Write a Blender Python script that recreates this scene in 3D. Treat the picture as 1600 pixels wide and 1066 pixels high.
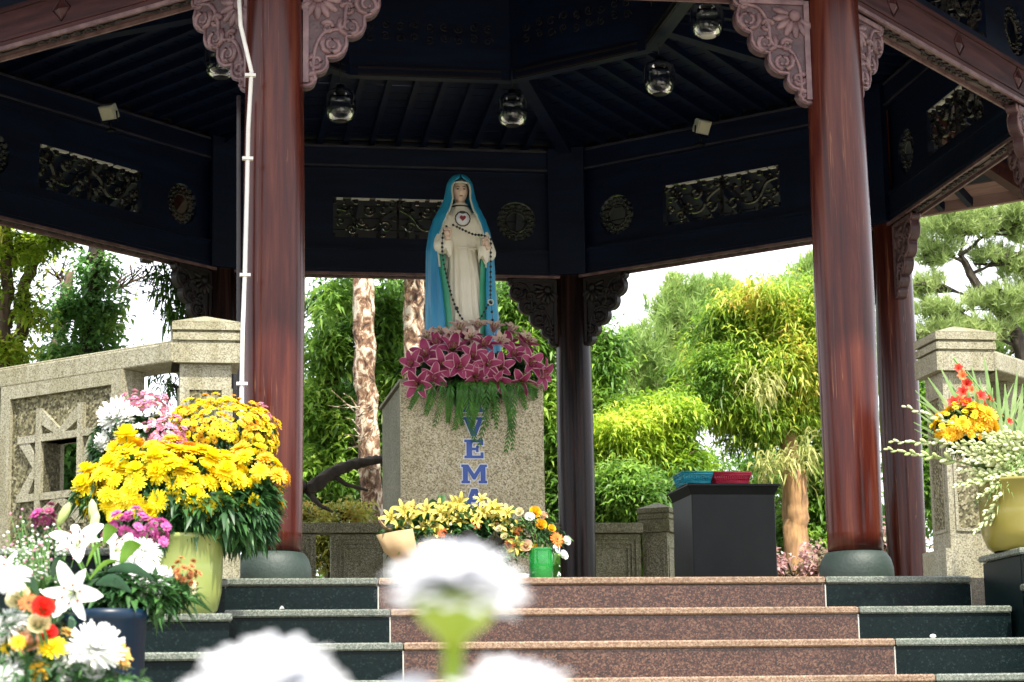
import bpy, math, random
import numpy as np
from mathutils import Vector, Matrix, Euler

random.seed(7)
RNG = np.random.default_rng(11)
PI = math.pi
SC = bpy.context.scene
for o_ in list(bpy.data.objects):
    bpy.data.objects.remove(o_)

# ------------------------------------------------------------------ camera
CAM = np.array([-2.1087, -14.1105, -0.6974])
YAW, PITCH, ROLL, FPX = 0.1712, 0.1815, -0.0164, 3455.3      # FPX: focal length in pixels of a 1600 wide frame


def cam_axes():
    f = np.array([math.sin(YAW) * math.cos(PITCH), math.cos(YAW) * math.cos(PITCH), math.sin(PITCH)])
    r = np.array([math.cos(YAW), -math.sin(YAW), 0.0])
    u = np.cross(r, f)
    c, s = math.cos(ROLL), math.sin(ROLL)
    return r * c + u * s, u * c - r * s, f


CR, CU, CF = cam_axes()
cam_data = bpy.data.cameras.new('camera')
cam = bpy.data.objects.new('camera', cam_data)
SC.collection.objects.link(cam)
m_ = Matrix(((CR[0], CU[0], -CF[0]), (CR[1], CU[1], -CF[1]), (CR[2], CU[2], -CF[2]))).to_4x4()
m_.translation = Vector(CAM)
cam.matrix_world = m_
cam_data.sensor_width = 36
cam_data.lens = FPX / 1600 * 36
cam_data.clip_start = 0.05
cam_data.clip_end = 2000
cam_data.dof.use_dof = True
cam_data.dof.focus_distance = 12.5
cam_data.dof.aperture_fstop = 9.5
SC.camera = cam

# ------------------------------------------------------------------ world, sun, exposure
SUN_EL, SUN_AZ = math.radians(58), math.radians(164)       # azimuth clockwise from +Y: behind the camera, to the right
w = bpy.data.worlds.new('World')
SC.world = w
w.use_nodes = True
nt = w.node_tree
nt.nodes.clear()
out = nt.nodes.new('ShaderNodeOutputWorld')
bg = nt.nodes.new('ShaderNodeBackground')
sky = nt.nodes.new('ShaderNodeTexSky')
sky.sky_type = 'NISHITA'
sky.sun_disc = False
sky.sun_elevation = SUN_EL
sky.sun_rotation = SUN_AZ
sky.air_density = 1.0
sky.dust_density = 3.0
sky.ozone_density = 1.5
# thin bright cloud over most of the sky: the sky colour pulled towards white, a little uneven
tc = nt.nodes.new('ShaderNodeTexCoord')
nz = nt.nodes.new('ShaderNodeTexNoise')
nz.inputs['Scale'].default_value = 2.2
nz.inputs['Detail'].default_value = 5
cr = nt.nodes.new('ShaderNodeValToRGB')
cr.color_ramp.elements[0].position = 0.2
cr.color_ramp.elements[0].color = (9.6, 9.8, 10.8, 1)
cr.color_ramp.elements[1].position = 0.8
cr.color_ramp.elements[1].color = (11.2, 11.3, 11.9, 1)
mx = nt.nodes.new('ShaderNodeMix')
mx.data_type = 'RGBA'
mx.inputs[0].default_value = 0.86
nt.links.new(tc.outputs['Generated'], nz.inputs['Vector'])
nt.links.new(nz.outputs['Fac'], cr.inputs['Fac'])
nt.links.new(sky.outputs['Color'], mx.inputs[6])
nt.links.new(cr.outputs['Color'], mx.inputs[7])
nt.links.new(mx.outputs[2], bg.inputs['Color'])
bg.inputs['Strength'].default_value = 0.08
nt.links.new(bg.outputs['Background'], out.inputs['Surface'])

sun_data = bpy.data.lights.new('sun', 'SUN')
sun_data.energy = 3.2
sun_data.angle = math.radians(1.5)
sun_data.color = (1.0, 0.94, 0.82)
sun = bpy.data.objects.new('sun', sun_data)
SC.collection.objects.link(sun)
sd = Vector((math.sin(SUN_AZ) * math.cos(SUN_EL), math.cos(SUN_AZ) * math.cos(SUN_EL), math.sin(SUN_EL)))
sun.rotation_euler = sd.to_track_quat('Z', 'Y').to_euler()
sun.location = sd * 30

SC.view_settings.view_transform = 'Standard'
SC.view_settings.look = 'None'
SC.view_settings.gamma = 1
SC.view_settings.use_curve_mapping = False
SC.view_settings.exposure = 1.7
SC.cycles.max_bounces = 8
SC.cycles.transparent_max_bounces = 8
SC.cycles.use_denoising = True
SC.cycles.sample_clamp_indirect = 6

# ------------------------------------------------------------------ where things stand
def at(px, py, Y):
    """the point of the plane y = Y that the photograph shows at (px, py)"""
    d = CF + CR * (px - 800) / FPX + CU * (533 - py) / FPX
    return Vector(CAM + d * (Y - CAM[1]) / d[1])


def px2m(px, Y):
    return px * (Y - CAM[1]) / FPX


# ------------------------------------------------------------------ materials
MATS = {}


def new_mat(name):
    m = bpy.data.materials.new(name)
    m.use_nodes = True
    MATS[name] = m
    return m, m.node_tree, m.node_tree.nodes['Principled BSDF']


def N(t, kind, **kw):
    n = t.nodes.new(kind)
    for k, v in kw.items():
        if k in n.inputs:
            n.inputs[k].default_value = v
        else:
            setattr(n, k, v)
    return n


def ramp(t, stops):
    r = t.nodes.new('ShaderNodeValToRGB')
    e = r.color_ramp.elements
    while len(e) > len(stops):
        e.remove(e[-1])
    while len(e) < len(stops):
        e.new(0.5)
    for i, (p, c) in enumerate(stops):
        e[i].position = p
        e[i].color = (c[0], c[1], c[2], 1)
    return r


def coords(t, scale=(1, 1, 1), jitter=True):
    c = t.nodes.new('ShaderNodeTexCoord')
    mp = t.nodes.new('ShaderNodeMapping')
    mp.inputs['Scale'].default_value = scale
    t.links.new(c.outputs['Object'], mp.inputs['Vector'])
    if jitter:
        oi = t.nodes.new('ShaderNodeObjectInfo')
        ml = t.nodes.new('ShaderNodeMath')
        ml.operation = 'MULTIPLY'
        ml.inputs[1].default_value = 37.0
        t.links.new(oi.outputs['Random'], ml.inputs[0])
        t.links.new(ml.outputs[0], mp.inputs['Location'])
    return mp.outputs['Vector']


def bump(t, b, h, strength, dist=0.01):
    n = t.nodes.new('ShaderNodeBump')
    n.inputs['Strength'].default_value = strength
    n.inputs['Distance'].default_value = dist
    t.links.new(h, n.inputs['Height'])
    t.links.new(n.outputs['Normal'], b.inputs['Normal'])


def plain(name, c1, c2=None, scale=6, rough=0.5, bmp=0.0, bscale=40, spec=0.5, coat=0.0, metal=0.0, stretch=(1, 1, 1)):
    m, t, b = new_mat(name)
    c2 = c2 or tuple(x * 0.7 for x in c1)
    v = coords(t, stretch)
    n = N(t, 'ShaderNodeTexNoise', Scale=scale, Detail=6.0)
    t.links.new(v, n.inputs['Vector'])
    r = ramp(t, [(0.35, c1), (0.65, c2)])
    t.links.new(n.outputs['Fac'], r.inputs['Fac'])
    t.links.new(r.outputs['Color'], b.inputs['Base Color'])
    b.inputs['Roughness'].default_value = rough
    b.inputs['Specular IOR Level'].default_value = spec
    b.inputs['Coat Weight'].default_value = coat
    b.inputs['Metallic'].default_value = metal
    if bmp:
        n2 = N(t, 'ShaderNodeTexNoise', Scale=bscale, Detail=4.0)
        t.links.new(v, n2.inputs['Vector'])
        bump(t, b, n2.outputs['Fac'], bmp)
    return m


def speckle(name, stops, scale, rough, bmp=0.0, stain=None, coat=0.0, dist=0.004, streak=0.0):
    """granite: small crystals of several colours, broad mottling on top"""
    m, t, b = new_mat(name)
    v = coords(t)
    n = N(t, 'ShaderNodeTexVoronoi', Scale=scale)
    t.links.new(v, n.inputs['Vector'])
    sep = t.nodes.new('ShaderNodeSeparateColor')
    t.links.new(n.outputs['Color'], sep.inputs[0])
    r = ramp(t, stops)
    t.links.new(sep.outputs[0], r.inputs['Fac'])
    big = N(t, 'ShaderNodeTexNoise', Scale=2.3, Detail=7.0, Roughness=0.65)
    t.links.new(v, big.inputs['Vector'])
    r2 = ramp(t, [(0.3, stain or (0.7, 0.7, 0.66)), (0.62, (1.0, 1.0, 1.0))])
    t.links.new(big.outputs['Fac'], r2.inputs['Fac'])
    mix = t.nodes.new('ShaderNodeMix')
    mix.data_type = 'RGBA'
    mix.blend_type = 'MULTIPLY'
    mix.inputs[0].default_value = 1.0
    t.links.new(r.outputs['Color'], mix.inputs[6])
    t.links.new(r2.outputs['Color'], mix.inputs[7])
    if streak:
        n5 = N(t, 'ShaderNodeTexNoise', Scale=1.0, Detail=6.0, Roughness=0.7)
        t.links.new(coords(t, (16, 16, 1.1)), n5.inputs['Vector'])
        r5 = ramp(t, [(0.40, (0.60, 0.57, 0.42)), (0.58, (1.0, 1.0, 1.0))])
        t.links.new(n5.outputs['Fac'], r5.inputs['Fac'])
        m5 = t.nodes.new('ShaderNodeMix')
        m5.data_type = 'RGBA'
        m5.blend_type = 'MULTIPLY'
        m5.inputs[0].default_value = streak
        t.links.new(mix.outputs[2], m5.inputs[6])
        t.links.new(r5.outputs['Color'], m5.inputs[7])
        mix = m5
    t.links.new(mix.outputs[2], b.inputs['Base Color'])
    b.inputs['Roughness'].default_value = rough
    b.inputs['Coat Weight'].default_value = coat
    if name == 'black_granite':
        b.inputs['Specular IOR Level'].default_value = 0.12
    if bmp:
        bump(t, b, sep.outputs[0], bmp, dist)
    return m


def wood(name, dark, mid, light, rough=0.35, coat=0.3, scale=(9, 9, 0.55), light_at=0.72, spec=0.3, cracks=False):
    m, t, b = new_mat(name)
    v = coords(t, scale)
    n = N(t, 'ShaderNodeTexNoise', Scale=2.2, Detail=9.0, Roughness=0.62, Distortion=0.5)
    t.links.new(v, n.inputs['Vector'])
    r = ramp(t, [(0.28, dark), (0.5, mid), (light_at, light)])
    t.links.new(n.outputs['Fac'], r.inputs['Fac'])
    t.links.new(r.outputs['Color'], b.inputs['Base Color'])
    rr = ramp(t, [(0.3, (rough, rough, rough)), (0.7, (rough + 0.10,) * 3)])
    t.links.new(n.outputs['Fac'], rr.inputs['Fac'])
    t.links.new(rr.outputs['Color'], b.inputs['Roughness'])
    b.inputs['Coat Weight'].default_value = coat
    b.inputs['Coat Roughness'].default_value = 0.28
    b.inputs['Specular IOR Level'].default_value = spec
    if cracks:
        v2 = coords(t, (26, 26, 0.35))
        n3 = N(t, 'ShaderNodeTexNoise', Scale=1.6, Detail=3.0, Distortion=0.4)
        t.links.new(v2, n3.inputs['Vector'])
        r3 = ramp(t, [(0.605, (0, 0, 0)), (0.618, (1, 1, 1)), (0.632, (0, 0, 0))])
        t.links.new(n3.outputs['Fac'], r3.inputs['Fac'])
        n4 = N(t, 'ShaderNodeTexNoise', Scale=1.1, Detail=2.0)
        t.links.new(coords(t, (1, 1, 1)), n4.inputs['Vector'])
        r4 = ramp(t, [(0.48, (0, 0, 0)), (0.6, (0.8, 0.8, 0.8))])
        t.links.new(n4.outputs['Fac'], r4.inputs['Fac'])
        mu = t.nodes.new('ShaderNodeMath')
        mu.operation = 'MULTIPLY'
        t.links.new(r3.outputs['Color'], mu.inputs[0])
        t.links.new(r4.outputs['Color'], mu.inputs[1])
        mc = t.nodes.new('ShaderNodeMix')
        mc.data_type = 'RGBA'
        t.links.new(mu.outputs[0], mc.inputs[0])
        t.links.new(r.outputs['Color'], mc.inputs[6])
        mc.inputs[7].default_value = (0.26, 0.11, 0.055, 1)
        t.links.new(mc.outputs[2], b.inputs['Base Color'])
    bump(t, b, n.outputs['Fac'], 0.25, 0.004)
    return m


def leafmat(name, stops, transl=0.4, clump=1.3, rough=0.45):
    """one colour per leaf, drawn from a ramp by clump and by leaf"""
    m, t, b = new_mat(name)
    c = t.nodes.new('ShaderNodeTexCoord')
    n = N(t, 'ShaderNodeTexNoise', Scale=clump, Detail=3.0)
    t.links.new(c.outputs['Object'], n.inputs['Vector'])
    g = t.nodes.new('ShaderNodeNewGeometry')
    a = t.nodes.new('ShaderNodeMath')
    a.operation = 'MULTIPLY_ADD'
    t.links.new(g.outputs['Random Per Island'], a.inputs[0])
    a.inputs[1].default_value = 0.45
    s = t.nodes.new('ShaderNodeMath')
    s.operation = 'MULTIPLY_ADD'
    t.links.new(n.outputs['Fac'], s.inputs[0])
    s.inputs[1].default_value = 1.7
    s.inputs[2].default_value = -0.58
    t.links.new(s.outputs[0], a.inputs[2])
    r = ramp(t, stops)
    t.links.new(a.outputs[0], r.inputs['Fac'])
    t.links.new(r.outputs['Color'], b.inputs['Base Color'])
    b.inputs['Roughness'].default_value = rough
    tr = t.nodes.new('ShaderNodeBsdfTranslucent')
    t.links.new(r.outputs['Color'], tr.inputs['Color'])
    ms = t.nodes.new('ShaderNodeMixShader')
    ms.inputs[0].default_value = transl
    o = t.nodes['Material Output']
    t.links.new(b.outputs[0], ms.inputs[1])
    t.links.new(tr.outputs[0], ms.inputs[2])
    t.links.new(ms.outputs[0], o.inputs['Surface'])
    return m


def petalmat(name, c1, c2, transl=0.3, scale=30):
    m, t, b = new_mat(name)
    g = t.nodes.new('ShaderNodeNewGeometry')
    oi = t.nodes.new('ShaderNodeObjectInfo')
    a = t.nodes.new('ShaderNodeMath')
    a.operation = 'ADD'
    t.links.new(g.outputs['Random Per Island'], a.inputs[0])
    t.links.new(oi.outputs['Random'], a.inputs[1])
    r = ramp(t, [(0.2, c1), (0.85, c2)])
    h = t.nodes.new('ShaderNodeMath')
    h.operation = 'MULTIPLY'
    h.inputs[1].default_value = 0.5
    t.links.new(a.outputs[0], h.inputs[0])
    t.links.new(h.outputs[0], r.inputs['Fac'])
    t.links.new(r.outputs['Color'], b.inputs['Base Color'])
    b.inputs['Roughness'].default_value = 0.6
    tr = t.nodes.new('ShaderNodeBsdfTranslucent')
    t.links.new(r.outputs['Color'], tr.inputs['Color'])
    ms = t.nodes.new('ShaderNodeMixShader')
    ms.inputs[0].default_value = transl
    t.links.new(b.outputs[0], ms.inputs[1])
    t.links.new(tr.outputs[0], ms.inputs[2])
    t.links.new(ms.outputs[0], t.nodes['Material Output'].inputs['Surface'])
    return m


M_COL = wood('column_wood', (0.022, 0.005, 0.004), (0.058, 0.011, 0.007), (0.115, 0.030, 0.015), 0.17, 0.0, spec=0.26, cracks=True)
M_COL_SHADE = wood('column_wood_shaded', (0.003, 0.002, 0.002), (0.012, 0.005, 0.004), (0.045, 0.018, 0.012), 0.2, 0.0, spec=0.2)  # shaded copy of the column wood, for the two backlit rear columns
M_BEAM = wood('beam_wood', (0.02, 0.006, 0.007), (0.05, 0.015, 0.016), (0.09, 0.03, 0.03), 0.4, 0.0, (0.8, 9, 9))
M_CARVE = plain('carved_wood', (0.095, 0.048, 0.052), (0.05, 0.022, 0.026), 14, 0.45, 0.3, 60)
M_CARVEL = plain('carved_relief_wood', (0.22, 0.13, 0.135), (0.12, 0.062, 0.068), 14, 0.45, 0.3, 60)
M_CARVED = plain('carved_wood_dark_and_shaded', (0.014, 0.007, 0.008), (0.007, 0.004, 0.005), 14, 0.5)  # dark carvings, and the shaded copy of the carved wood for rear brackets
M_DARK_VEIL = wood('dark_wood_blue_veil', (0.0006, 0.0025, 0.012), (0.001, 0.0055, 0.024), (0.002, 0.010, 0.038), 0.42, 0.1, (0.9, 8, 8))  # dark wood with the blue of lens flare and haze put into its colour
M_NAVYTRIM = plain('navy_trim', (0.05, 0.045, 0.06), (0.025, 0.022, 0.035), 10, 0.45)
M_ORN = plain('fretwork_wood', (0.045, 0.04, 0.04), (0.003, 0.003, 0.005), 30, 0.2, spec=0.3)
M_SOFFIT = wood('soffit_wood', (0.20, 0.12, 0.10), (0.3, 0.19, 0.17), (0.38, 0.26, 0.23), 0.6, 0.0, (0.8, 8, 8))
M_DASH = plain('pale_light_dash', (0.7, 0.68, 0.64), (0.6, 0.58, 0.55), 5, 0.6)  # pale colour stands in for light glimpsed through the openings
M_TILE = plain('roof_tile', (0.10, 0.045, 0.035), (0.06, 0.03, 0.025), 4, 0.7, 0.3)
M_STONE = speckle('pale_granite', [(0.0, (0.12, 0.11, 0.075)), (0.3, (0.23, 0.215, 0.155)), (0.6, (0.30, 0.285, 0.21)), (0.9, (0.37, 0.355, 0.275))], 230, 0.7, 0.3, (0.78, 0.76, 0.62), streak=0.6)
M_ROUGH = speckle('bush_hammered_granite', [(0.0, (0.03, 0.026, 0.012)), (0.35, (0.11, 0.10, 0.05)), (0.7, (0.20, 0.185, 0.11)), (1.0, (0.36, 0.33, 0.23))], 105, 0.9, 0.8, (0.7, 0.68, 0.5), 0.0, 0.012, streak=0.6)
M_OLIVE = speckle('olive_granite', [(0.0, (0.06, 0.055, 0.03)), (0.4, (0.15, 0.14, 0.075)), (0.75, (0.26, 0.245, 0.15)), (1.0, (0.38, 0.36, 0.25))], 170, 0.7, 0.4, (0.6, 0.6, 0.4))
M_PED = speckle('pedestal_granite', [(0.0, (0.16, 0.13, 0.07)), (0.3, (0.36, 0.31, 0.18)), (0.65, (0.54, 0.47, 0.30)), (1.0, (0.68, 0.62, 0.46))], 150, 0.55, 0.3, (0.82, 0.8, 0.72), streak=0.3)
M_REDG = speckle('red_granite', [(0.0, (0.010, 0.005, 0.004)), (0.35, (0.034, 0.014, 0.009)), (0.7, (0.075, 0.032, 0.020)), (1.0, (0.14, 0.08, 0.05))], 190, 0.3, 0.0, (0.7, 0.64, 0.64), 0.0)
M_BLKG = speckle('black_granite', [(0.0, (0.002, 0.006, 0.0065)), (0.9, (0.004, 0.010, 0.010)), (0.97, (0.010, 0.02, 0.02))], 160, 0.35, 0.0, (0.8, 0.8, 0.8), 0.0)
M_NOSER = speckle('red_granite_edge', [(0.0, (0.10, 0.055, 0.032)), (0.5, (0.20, 0.125, 0.075)), (1.0, (0.30, 0.22, 0.15))], 200, 0.3)
M_NOSEB = speckle('black_granite_edge', [(0.0, (0.06, 0.075, 0.06)), (0.5, (0.11, 0.125, 0.10)), (1.0, (0.2, 0.215, 0.18))], 200, 0.25)
M_FLOOR = speckle('floor_granite', [(0.0, (0.18, 0.15, 0.11)), (0.5, (0.3, 0.26, 0.2)), (1.0, (0.42, 0.38, 0.3))], 200, 0.3)
M_DRUM = plain('grey_green_stone', (0.026, 0.045, 0.037), (0.012, 0.024, 0.020), 5, 0.6, 0.2, 60)
M_GROUT = plain('pale_grout', (0.45, 0.45, 0.40), (0.35, 0.35, 0.31), 20, 0.8)
M_BOUNCE_PAVE = plain('bounce_paving', (0.50, 0.47, 0.40), (0.40, 0.37, 0.31), 3, 0.8)
M_GROUND = plain('ground_soil', (0.12, 0.10, 0.07), (0.07, 0.09, 0.04), 1.5, 0.95, 0.5, 12)
M_PIPE = plain('white_conduit', (0.72, 0.70, 0.66), (0.6, 0.58, 0.54), 8, 0.4)
M_STEEL = plain('lamp_metal', (0.012, 0.012, 0.018), (0.008, 0.008, 0.012), 8, 0.35, metal=0.6)
M_FLOOD = plain('floodlight_paint', (0.55, 0.56, 0.50), (0.4, 0.42, 0.34), 12, 0.35)
M_LENS = plain('floodlight_lens', (0.7, 0.68, 0.5), (0.6, 0.58, 0.42), 12, 0.15)
M_BLUE = plain('letter_blue', (0.003, 0.055, 0.30), (0.003, 0.045, 0.25), 12, 0.35)
M_WHITE = plain('letter_white', (0.75, 0.77, 0.8), (0.66, 0.68, 0.72), 12, 0.4)
m, t, b = new_mat('clear_glass')
b.inputs['Base Color'].default_value = (0.95, 0.97, 1, 1)
b.inputs['Roughness'].default_value = 0.02
b.inputs['Transmission Weight'].default_value = 1.0
b.inputs['IOR'].default_value = 1.45
M_GLASS = m
m, t, b = new_mat('green_glass')
b.inputs['Base Color'].default_value = (0.05, 0.55, 0.12, 1)
b.inputs['Roughness'].default_value = 0.05
b.inputs['Transmission Weight'].default_value = 0.75
M_GGLASS = m

# ------------------------------------------------------------------ mesh helpers
COLL = SC.collection


class MB:
    """collects shapes, links them as ONE mesh object"""

    def __init__(self):
        self.v, self.f, self.m, self.s = [], [], [], []

    def add(self, vs, fs, mi=0, smooth=False, mtx=None):
        o = len(self.v)
        if mtx is not None:
            vs = [mtx @ Vector(p) for p in vs]
        self.v += [tuple(p) for p in vs]
        for f in fs:
            self.f.append(tuple(i + o for i in f))
            self.m.append(mi)
            self.s.append(smooth)
        return self

    def box(self, c, sz, mi=0, mtx=None, taper=1.0):
        x, y, z = sz[0] / 2, sz[1] / 2, sz[2] / 2
        k = taper
        vs = [(-x, -y, -z), (x, -y, -z), (x, y, -z), (-x, y, -z), (-x * k, -y * k, z), (x * k, -y * k, z), (x * k, y * k, z), (-x * k, y * k, z)]
        vs = [(a + c[0], b_ + c[1], d + c[2]) for a, b_, d in vs]
        return self.add(vs, [(0, 3, 2, 1), (4, 5, 6, 7), (0, 1, 5, 4), (1, 2, 6, 5), (2, 3, 7, 6), (3, 0, 4, 7)], mi, False, mtx)

    def lathe(self, prof, seg=24, mi=0, smooth=True, mtx=None, cap=True):
        vs, fs = [], []
        for r, z in prof:
            for i in range(seg):
                a = 2 * PI * i / seg
                vs.append((r * math.cos(a), r * math.sin(a), z))
        for j in range(len(prof) - 1):
            for i in range(seg):
                k = (i + 1) % seg
                fs.append((j * seg + i, j * seg + k, (j + 1) * seg + k, (j + 1) * seg + i))
        if cap:
            fs.append(tuple(range(seg - 1, -1, -1)))
            fs.append(tuple((len(prof) - 1) * seg + i for i in range(seg)))
        return self.add(vs, fs, mi, smooth, mtx)

    def tube(self, pts, rad, seg=8, mi=0, smooth=True, mtx=None):
        pts = [Vector(p) for p in pts]
        n = len(pts)
        if not hasattr(rad, '__len__'):
            rad = [rad] * n
        vs, fs = [], []
        ref = None
        for j, p in enumerate(pts):
            d = (pts[min(j + 1, n - 1)] - pts[max(j - 1, 0)])
            d = d.normalized() if d.length > 1e-9 else Vector((0, 0, 1))
            if ref is None:
                ref = Vector((0, 0, 1)) if abs(d.z) < 0.9 else Vector((1, 0, 0))
            a = d.cross(ref)
            a = a.normalized() if a.length > 1e-6 else d.orthogonal().normalized()
            b_ = d.cross(a).normalized()
            ref = -b_ if False else ref
            for i in range(seg):
                t_ = 2 * PI * i / seg
                vs.append(p + (a * math.cos(t_) + b_ * math.sin(t_)) * rad[j])
        for j in range(n - 1):
            for i in range(seg):
                k = (i + 1) % seg
                fs.append((j * seg + i, j * seg + k, (j + 1) * seg + k, (j + 1) * seg + i))
        fs.append(tuple(range(seg - 1, -1, -1)))
        fs.append(tuple((n - 1) * seg + i for i in range(seg)))
        return self.add(vs, fs, mi, smooth, mtx)

    def prism(self, poly, y0, y1, mi=0, mtx=None):
        """polygon in x, z pushed from y0 to y1"""
        n = len(poly)
        vs = [(x, y0, z) for x, z in poly] + [(x, y1, z) for x, z in poly]
        fs = [tuple(range(n)), tuple(range(2 * n - 1, n - 1, -1))]
        for i in range(n):
            k = (i + 1) % n
            fs.append((i, i + n, k + n, k))
        return self.add(vs, fs, mi, False, mtx)

    def ball(self, c, r, seg=10, rings=6, mi=0, mtx=None):
        if not hasattr(r, '__len__'):
            r = (r, r, r)
        vs, fs = [(c[0], c[1], c[2] - r[2])], []
        for j in range(1, rings):
            ph = -PI / 2 + PI * j / rings
            for i in range(seg):
                a = 2 * PI * i / seg
                vs.append((c[0] + r[0] * math.cos(ph) * math.cos(a), c[1] + r[1] * math.cos(ph) * math.sin(a), c[2] + r[2] * math.sin(ph)))
        vs.append((c[0], c[1], c[2] + r[2]))
        for i in range(seg):
            k = (i + 1) % seg
            fs.append((0, 1 + k, 1 + i))
            fs.append((len(vs) - 1, 1 + (rings - 2) * seg + i, 1 + (rings - 2) * seg + k))
            for j in range(rings - 2):
                fs.append((1 + j * seg + i, 1 + j * seg + k, 1 + (j + 1) * seg + k, 1 + (j + 1) * seg + i))
        return self.add(vs, fs, mi, True, mtx)

    def strip(self, rows, mi=0, smooth=True, mtx=None, closed=False):
        """a sheet from rows of equal length"""
        n = len(rows[0])
        vs = [p for r in rows for p in r]
        fs = []
        for j in range(len(rows) - 1):
            for i in range(n if closed else n - 1):
                k = (i + 1) % n
                fs.append((j * n + i, j * n + k, (j + 1) * n + k, (j + 1) * n + i))
        return self.add(vs, fs, mi, smooth, mtx)

    def mesh(self, name, mats):
        me = bpy.data.meshes.new(name)
        me.from_pydata(self.v, [], self.f)
        for m_i in (mats if isinstance(mats, (list, tuple)) else [mats]):
            me.materials.append(m_i)
        me.polygons.foreach_set('material_index', self.m)
        me.polygons.foreach_set('use_smooth', self.s)
        me.update()
        return me

    def build(self, name, mats, parent=None, loc=None, rot=None, bevel=0.0):
        o = bpy.data.objects.new(name, self.mesh(name, mats))
        COLL.objects.link(o)
        if parent:
            o.parent = parent
        if loc is not None:
            o.location = loc
        if rot is not None:
            o.rotation_euler = rot
        if bevel:
            bv = o.modifiers.new('bevel', 'BEVEL')
            bv.width = bevel
            bv.segments = 2
            bv.limit_method = 'ANGLE'
        return o


def inst(name, me, parent, loc, rot=(0, 0, 0), scale=1.0):
    o = bpy.data.objects.new(name, me)
    COLL.objects.link(o)
    o.parent = parent
    o.location = loc
    o.rotation_euler = rot
    o.scale = (scale,) * 3 if not hasattr(scale, '__len__') else scale
    return o


def tag(o, label=None, cat=None, group=None, kind=None):
    if label:
        o['label'] = label
    if cat:
        o['category'] = cat
    if group:
        o['group'] = group
    if kind:
        o['kind'] = kind
    return o


def thing(name, label, cat, loc=(0, 0, 0), rz=0, group=None, kind=None):
    o = bpy.data.objects.new(name, None)
    COLL.objects.link(o)
    o.empty_display_size = 0.1
    o.location = loc
    o.rotation_euler = (0, 0, rz)
    return tag(o, label, cat, group, kind)


def bezier(pts, n=12):
    """Catmull-Rom through the points"""
    P = [Vector(p) for p in pts]
    P = [P[0] * 2 - P[1]] + P + [P[-1] * 2 - P[-2]]
    r = []
    for i in range(1, len(P) - 2):
        for k in range(n):
            t_ = k / n
            a, b_, c, d = P[i - 1], P[i], P[i + 1], P[i + 2]
            r.append(0.5 * ((2 * b_) + (c - a) * t_ + (2 * a - 5 * b_ + 4 * c - d) * t_ ** 2 + (3 * b_ - a - 3 * c + d) * t_ ** 3))
    r.append(P[-2])
    return r


def aim(d, roll=0.0):
    """euler turning local +Z to d"""
    return (Vector(d).to_track_quat('Z', 'Y').to_matrix() @ Matrix.Rotation(roll, 3, 'Z')).to_euler()


def fast_mesh(name, verts, faces, mat, smooth=False):
    """numpy arrays: verts (n,3), faces (m,k)"""
    me = bpy.data.meshes.new(name)
    k = faces.shape[1]
    me.vertices.add(len(verts))
    me.vertices.foreach_set('co', verts.astype(np.float32).ravel())
    me.loops.add(faces.size)
    me.loops.foreach_set('vertex_index', faces.astype(np.int32).ravel())
    me.polygons.add(len(faces))
    me.polygons.foreach_set('loop_start', np.arange(len(faces), dtype=np.int32) * k)
    me.materials.append(mat)
    me.update(calc_edges=True)
    return me


def lumpy(clumps, k=12, seed=5):
    """breaks each clump into smaller uneven ones"""
    r2 = random.Random(seed)
    res = []
    for c, r, n in clumps:
        if n < 60:
            res.append((c, r, n))
            continue
        wsum = 0
        subs = []
        for _ in range(k):
            u = Vector((r2.gauss(0, 1), r2.gauss(0, 1), r2.gauss(0, 1))).normalized() * r2.uniform(0.3, 1.0)
            q = r2.uniform(0.22, 0.5)
            subs.append(((c[0] + u.x * r[0], c[1] + u.y * r[1], c[2] + u.z * r[2]), (r[0] * q, r[1] * q, r[2] * q * 0.85), q * q * r2.uniform(0.5, 1.3)))
            wsum += subs[-1][2]
        res += [(a, b_, max(4, int(n * 0.8 * w_ / wsum))) for a, b_, w_ in subs] + [(c, r, int(n * 0.2))]
    return res


def unit(a):
    return a / np.maximum(np.linalg.norm(a, axis=-1, keepdims=True), 1e-9)


def leaf_arrays(base, d, length, width, fold=0.25, droop=0.3):
    """leaves of five points: base, two sides, tip, bent down along their length"""
    n = len(base)
    length = np.broadcast_to(length, n)[:, None]
    width = np.broadcast_to(width, n)[:, None]
    d = unit(d)
    up = np.tile([0, 0, 1.0], (n, 1))
    side = unit(np.cross(d, up) + RNG.normal(0, 0.35, (n, 3)))
    side = unit(side - d * np.sum(side * d, axis=1, keepdims=True))
    nor = np.cross(side, d)
    mid = base + d * length * 0.45
    tip = base + d * length - np.array([0, 0, 1.0]) * length * droop
    L = mid + side * width / 2 + nor * width * fold
    R_ = mid - side * width / 2 + nor * width * fold
    v = np.stack([base, R_, tip, L, mid], axis=1).reshape(-1, 3)
    i = np.arange(n)[:, None] * 5
    f = np.concatenate([i + [0, 1, 4], i + [1, 2, 4], i + [2, 3, 4], i + [3, 0, 4]], axis=1).reshape(-1, 3)
    return v, f


def scatter(clumps, dens=1.0):
    """points in ellipsoids, most of them in the outer shell; clumps: (centre, radii, n)"""
    P, D = [], []
    for c, r, n in clumps:
        n = int(n * dens)
        u = unit(RNG.normal(0, 1, (n, 3)))
        rad = RNG.uniform(0.35, 1.0, (n, 1)) ** 0.6
        lump = 1 + 0.22 * np.sin(u[:, :1] * 5 + c[0] * 3) * np.cos(u[:, 2:] * 4 + c[1])
        P.append(np.array(c) + u * rad * np.array(r) * lump)
        D.append(u)
    return np.concatenate(P), np.concatenate(D)


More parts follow.
